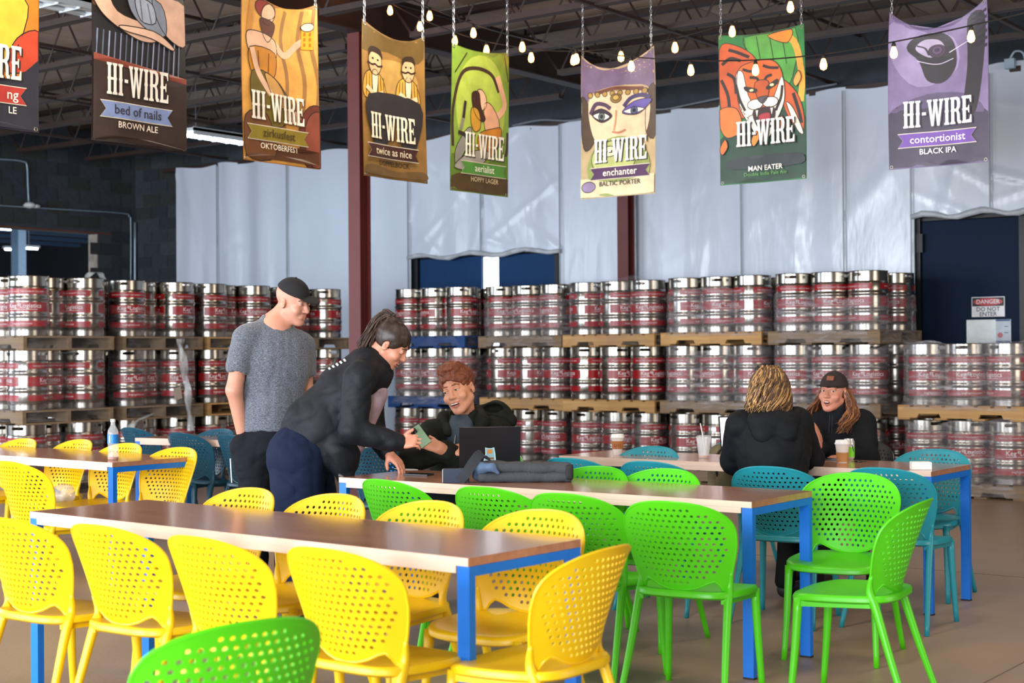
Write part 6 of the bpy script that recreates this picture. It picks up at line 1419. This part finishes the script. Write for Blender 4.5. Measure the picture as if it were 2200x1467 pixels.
m = MB(); m.add(onlid([(-0.022, -0.034), (0.022, -0.034), (0.022, -0.022), (-0.022, -0.022)], 0.0010), [(0, 1, 2, 3)]); link('sticker_art', m.mesh('sticker_art', ink('#8a5a3a')), lid)
# folded bag
p = G(1128, 1034, TZ); t = thing('folded_bag', 'dark grey folded bag lying on the laptop table', 'bag', p, YAW+R(-2))
mbag = mat('dark_grey_ballistic_nylon', '#3a3f46', 0.75, var=0.15, vscale=9, bump=0.25, bscale=150); mbag2 = mat('blue_grey_lining', '#4d6482', 0.7, var=0.2)
b = Body(); b.box((0, 0, 0.025), (0.235, 0.075, 0.024), None, 0.01, rnd=0.02); link('lower_fold', b.mesh('lower_fold', 0.007, mbag, 0.004, 30, 2), t)
b = Body(); b.box((0.005, 0.005, 0.070), (0.225, 0.07, 0.022), np.array(Matrix.Rotation(R(1.2), 3, 'Y')), 0.01, rnd=0.018); link('upper_fold', b.mesh('upper_fold', 0.007, mbag, 0.004, 30, 3), t)
b = Body(); b.chain([(-0.235, -0.02, 0.032), (-0.215, -0.045, 0.07), (-0.16, -0.07, 0.075), (-0.13, -0.075, 0.05)], [0.022, 0.026, 0.018, 0.01], 0.02); link('flap', b.mesh('flap', 0.006, mbag2, 0.003, 40, 2), t)
b = Body(); b.box((0.222, -0.05, 0.05), (0.02, 0.03, 0.038), None, 0.01, rnd=0.01); link('buckle_tab', b.mesh('buckle_tab', 0.006, mat('black_webbing', '#15161a', 0.7)), t)
# navy box with strap
p = G(980, 1036, TZ); t = thing('strap_case', 'small navy case with a broad strap beside the folded bag', 'case', p, YAW+R(-3))
m = MB(); m.box((0, 0, 0.034), (0.125, 0.07, 0.066)); m.build('case_body', mat('navy_case_cloth', '#1b2a44', 0.6, var=0.1), t)
m = MB(); m.box((-0.064, 0, 0.034), (0.004, 0.068, 0.064)); m.build('pale_edge', ink('#c9ccc8'), t)
m = MB(); pts = smooth_open([(0.02, -0.045, 0.01), (0.055, -0.05, 0.05), (0.09, -0.03, 0.105), (0.125, 0.0, 0.14), (0.16, 0.03, 0.11)], 5)
for a_, b_ in zip(pts[:-1], pts[1:]): m.bar(a_, b_ + (b_-a_)*0.1, 0.006, 0.05, up=(0.8, 0, -0.6))
m.build('strap', mat('charcoal_strap', '#262a33', 0.7), t)
# phone and paper on the laptop table
p = G(899, 1021, TZ); t = thing('mobile_phone', 'black phone lying on the table near the woman\'s fingers', 'phone', p, YAW+R(62))
m = MB(); m.box((0, 0, 0.005), (0.072, 0.148, 0.008)); m.build('case', mat('black_phone_case', '#111417', 0.5), t)
m = MB(); m.box((0, 0, 0.0095), (0.066, 0.142, 0.001)); m.build('screen', mdarkg, t)
p = G(872, 1008, TZ); m = MB(); m.box((0, 0, 0.0012), (0.10, 0.14, 0.0016)); o = m.build('paper_sheet', mat('white_paper', '#e6e4e0', 0.7)); o.location = p; o.rotation_euler = (0, 0, YAW+R(20)); tag(o, 'white paper sheet on the table behind the phone', 'paper')
# cups
mcup = mat('white_paper_cup', '#e9e2da', 0.6, var=0.03); mlid2 = mat('white_cup_lid', '#f1efec', 0.35); mslv = mat('kraft_sleeve', '#b06f3c', 0.75, var=0.1, vscale=20)
def paper_cup(px, py, label, txt=None, slz=(0.035, 0.085), slc=None, sc=1.0, lidc=True):
    p = G(px, py, TZ); t = thing('coffee_cup', label, 'cup', p, YAW)
    m = MB(); m.lathe([(0.0, 0.002), (0.027, 0.0), (0.028, 0.002), (0.040, 0.105), (0.042, 0.108), (0.038, 0.108), (0.0, 0.10)], 28); o = m.build('cup_body', mcup, t, 40)
    rr = lambda z: 0.028+0.012*z/0.105
    m = MB(); m.lathe([(rr(slz[0])+0.0008, slz[0]), (rr(slz[0])+0.0022, slz[0]), (rr(slz[1])+0.0022, slz[1]), (rr(slz[1])+0.0008, slz[1])], 28, closed=True); s_ = m.build('sleeve', slc or mslv, t, 40)
    m = MB(); m.lathe([(0.0435, 0.104), (0.0445, 0.106), (0.0435, 0.112), (0.040, 0.113), (0.0385, 0.126), (0.036, 0.128), (0.034, 0.123), (0.0, 0.122)], 28, closed=True); m.build('lid', mlid2, t, 40)
    if txt:
        V, F = text2d(txt, 0.030, 0.01); m = MB(); zc = slz[0]+0.014; r_ = rr(0.06)+0.0032
        m.add([(r_*math.sin(x/r_-0.15), -r_*math.cos(x/r_-0.15), zc+y) for x, y in V], F); m.build('lettering', ink('#7d3f22'), s_)
    return t
paper_cup(1327, 976, 'white paper cup with printed kraft sleeve at the right table\'s left end', 'OTI')
paper_cup(1810, 993, 'white paper cup with kraft sleeve in front of the capped woman', None, (0.004, 0.058), mat('amber_sleeve', '#b9814a', 0.7))
# clear cup with straw
mclear = mat('clear_plastic', '#eef2f3', 0.08, alpha=0.28, spec=0.8, var=0.02); mcof = mat('milky_coffee', '#c98a4a', 0.3)
p = G(1512, 984, TZ); t = thing('iced_drink_cup', 'nearly empty clear plastic cup with a white straw', 'cup', p, YAW)
m = MB(); m.lathe([(0.0, 0.002), (0.030, 0.0), (0.045, 0.125), (0.0435, 0.125), (0.029, 0.004)], 28, closed=True); m.build('cup_body', mclear, t, 40)
m = MB(); m.lathe([(0.0, 0.004), (0.029, 0.004), (0.031, 0.014), (0.0, 0.014)], 24); m.build('drink', mcof, t, 40)
m = MB(); m.lathe([(0.046, 0.123), (0.047, 0.128), (0.044, 0.132), (0.036, 0.138), (0.0, 0.140)], 28, closed=True); m.build('lid', mclear, t, 40)
m = MB(); m.tube([(0.012, 0.005, 0.015), (-0.006, 0.0, 0.14), (-0.02, -0.004, 0.21)], 0.0035, 8); m.build('straw', mat('white_straw', '#e2dad4', 0.4), t)
# can
p = G(1824, 987, TZ); t = thing('drink_can', 'lime green and silver can behind the coffee cup', 'can', p, YAW)
m = MB(); m.lathe([(0.0, 0.0), (0.025, 0.0), (0.031, 0.008), (0.033, 0.014), (0.033, 0.108), (0.027, 0.118), (0.0275, 0.122), (0.025, 0.119), (0.0, 0.118)], 26); m.build('can_body', mat('silver_can', '#d5dad8', 0.3, metal=0.5), t, 40)
m = MB(); m.lathe([(0.0334, 0.016), (0.0334, 0.075)], 26, closed=True); m.build('green_wrap', mat('lime_can_print', '#7ddc1e', 0.35), t, True)
m = MB()
for k in range(4): m.box((0.0338*math.cos(R(-70+k*6)), 0.0338*math.sin(R(-70+k*6)), 0.085-0.01*k), (0.003, 0.003, 0.014))
m.build('can_print', ink('#2a3a4a'), t)
# phone, keys, white box
p = G(1782, 988, TZ); t = thing('mobile_phone', 'black phone lying beside the capped woman\'s cup', 'phone', p, YAW+R(75))
m = MB(); m.box((0, 0, 0.005), (0.072, 0.148, 0.008)); m.build('case', mat('black_phone_case_2', '#14161c', 0.4), t)
m = MB(); m.box((0, 0, 0.0095), (0.066, 0.142, 0.001)); m.build('screen', mdarkg, t)
p = G(1846, 993, TZ); t = thing('keys', 'small bunch of dark keys on the right table', 'keys', p, YAW)
mk = mat('dark_key_metal', '#1b1a19', 0.4, metal=0.6)
m = MB(); m.tube([(0.014*math.cos(k*R(30)), 0.014*math.sin(k*R(30)), 0.003) for k in range(13)], 0.0015, 5, False); m.build('ring', mk, t)
for a_ in (20, 140, 255):
    m = MB(); rz_ = Matrix.Rotation(R(a_), 3, 'Z'); m.box(rz_ @ Vector((0.03, 0, 0.004)), (0.035, 0.008, 0.003), rz_); m.box(rz_ @ Vector((0.014, 0, 0.006)), (0.02, 0.02, 0.006), rz_); m.build('key', mk, t)
p = G(1978, 1008, TZ); t = thing('napkin_box', 'small white box near the right table corner', 'box', p, YAW+R(-6))
m = MB(); m.box((0, 0, 0.02), (0.105, 0.075, 0.038)); m.build('box_body', mat('white_card_box', '#eeebe4', 0.6), t)
m = MB(); m.box((0, 0, 0.0402), (0.1, 0.07, 0.0016)); m.build('box_lid', mat('white_card_lid', '#f6f4ee', 0.6), t)
# second laptop, olive pack
p = G(1600, 972, TZ); t = thing('laptop', 'open laptop with a bright screen beside the blonde woman', 'laptop', p, YAW+R(180+8))
m = MB(); m.box((0, 0.125, 0.008), (0.31, 0.22, 0.014)); m.build('base', mlap, t)
m = MB(); m.box((0, 0.14, 0.0155), (0.27, 0.11, 0.002)); m.build('keyboard', mkey, t)
m = MB(); m.box(Rm @ Vector((0, 0.0, 0.115)) + Vector((0, 0, 0.012)), (0.31, 0.007, 0.215), Rm); lid = m.build('lid', mlap, t)
m = MB(); m.box(Rm @ Vector((0, 0.0045, 0.115)) + Vector((0, 0, 0.012)), (0.295, 0.002, 0.198), Rm); link('screen', m.mesh('screen', mat('white_screen_glow', '#f2ecf4', 0.3, emit=1.6)), lid)
p = D(1565, 975, 9.85); t = thing('backpack', 'olive canvas backpack standing behind the right table', 'bag', (p.x, p.y, 0.0), YAW)
mol = mat('olive_canvas', '#6b6248', 0.8, var=0.2, vscale=10, bump=0.2); b = Body()
b.box((0, 0, 0.70), (0.13, 0.09, 0.17), None, 0.02, rnd=0.07); link('pack_body', b.mesh('pack_body', 0.009, mol, 0.004, 25, 2), t)
b = Body(); b.ell((0, -0.09, 0.66), (0.095, 0.04, 0.09), None, 0.02); link('pocket', b.mesh('pocket', 0.008, mol, 0.003, 25, 3), t)
m = MB(); m.tube(smooth_open([(0.03, -0.02, 0.86), (-0.06, -0.07, 0.84), (-0.1, -0.1, 0.76), (-0.08, -0.1, 0.64)], 5), 0.009, 6); m.build('strap', mat('black_pack_strap', '#17150f', 0.7), t, True)
chair(0, 0, 180, 'teal', P_('teal', 'under the olive backpack behind the right table'), g3, loc=(p.x, p.y-0.02, 0)); t.location.z = -0.085
# water bottle on the left table
p = G(243, 988, TZ); t = thing('water_bottle', 'clear water bottle with blue label on the left table', 'bottle', p, YAW)
prof = [(0.0, 0.0), (0.030, 0.0), (0.033, 0.008), (0.033, 0.03), (0.028, 0.045), (0.033, 0.06), (0.033, 0.075), (0.030, 0.085), (0.0335, 0.1), (0.0335, 0.165), (0.03, 0.185), (0.015, 0.212), (0.0135, 0.22), (0.0135, 0.235)]
m = MB(); m.lathe(prof, 26, closed=True); m.build('bottle_body', mclear, t, True)
m = MB(); m.lathe([(0.0, 0.003), (0.0315, 0.003), (0.032, 0.018), (0.0, 0.018)], 24); m.build('drink', mat('red_drink', '#a8401f', 0.2), t, True)
m = MB(); m.lathe([(0.034, 0.103), (0.034, 0.158)], 26, closed=True); lb = m.build('label', mat('blue_bottle_label', '#1f7fd0', 0.35, var=0.2, vscale=25), t, True)
m = MB(); m.box((-0.012, -0.0345, 0.13), (0.008, 0.002, 0.046)); link('label_print', m.mesh('label_print', ink('#e8f0f4')), lb)
m = MB(); m.lathe([(0.0, 0.234), (0.0155, 0.234), (0.0155, 0.252), (0.0, 0.253)], 20); m.build('cap', mat('white_bottle_cap', '#dfe4e6', 0.4), t, 40)
# loose plastic: tails of wrap hanging from the left stack, clump on top
def wisp(pts, label, rad, seed):
    rng = random.Random(seed); m = MB()
    for k in range(7):
        P_3 = [Vector(p) + Vector((rng.gauss(0, rad), rng.gauss(0, rad), 0)) for p in pts]
        S = smooth_open(P_3, 6); w_ = rng.uniform(0.012, 0.03); sd = Vector((rng.uniform(-1, 1), rng.uniform(-1, 1), 0)).normalized()
        vs = []; fs = []
        for i, q in enumerate(S):
            sd2 = (Matrix.Rotation(0.35*i, 3, 'Z') @ sd)*w_; vs += [q-sd2, q+sd2]
        for i in range(len(S)-1): fs.append((2*i, 2*i+1, 2*i+3, 2*i+2))
        m.add(vs, fs)
    tag(m.build('plastic_wrap_tail', mwisp, None, True), label, 'plastic wrap', 'loose wrap tails')
mwisp = mat('crumpled_clear_film', '#d9dde0', 0.15, alpha=0.35, spec=1.0)
XF = -12.44
wisp([AtX(x, y, XF) for x, y in ((385, 728), (392, 762), (402, 810), (404, 860), (410, 925))], 'twisted tail of clear wrap hanging beside the standing man', 0.015, 3)
wisp([AtX(x, y, XF) for x, y in ((330, 888), (302, 900), (285, 912), (278, 935))], 'loose tail of clear wrap near the dark teal chairs', 0.012, 4)
wisp([AtX(x, y, -12.7) for x, y in ((185, 600), (195, 586), (212, 586), (222, 600))], 'clump of clear wrap on top of the far left kegs', 0.01, 5)
p = AtX(382, 845, -12.47); m = MB(); m.box((0, 0, 0), (0.004, 0.1, 0.13)); o = m.build('paper_tag', mat('grey_paper_tag', '#b3a69a', 0.7)); o.location = p; o.rotation_euler = (R(12), 0, 0); tag(o, 'small paper tag stuck to the wrapped keg', 'paper')
p = G(128, 1078, 0.446); b = Body(); b.ell((0, 0, 0.045), (0.09, 0.08, 0.045), None, 0.01); b.ell((0.03, 0.02, 0.07), (0.05, 0.05, 0.04), None, 0.03)
o = link('plastic_bag', b.mesh('plastic_bag', 0.008, mwisp, 0.009, 45, 2)); o.location = p; tag(o, 'crumpled clear plastic bag on a yellow chair seat', 'plastic bag')
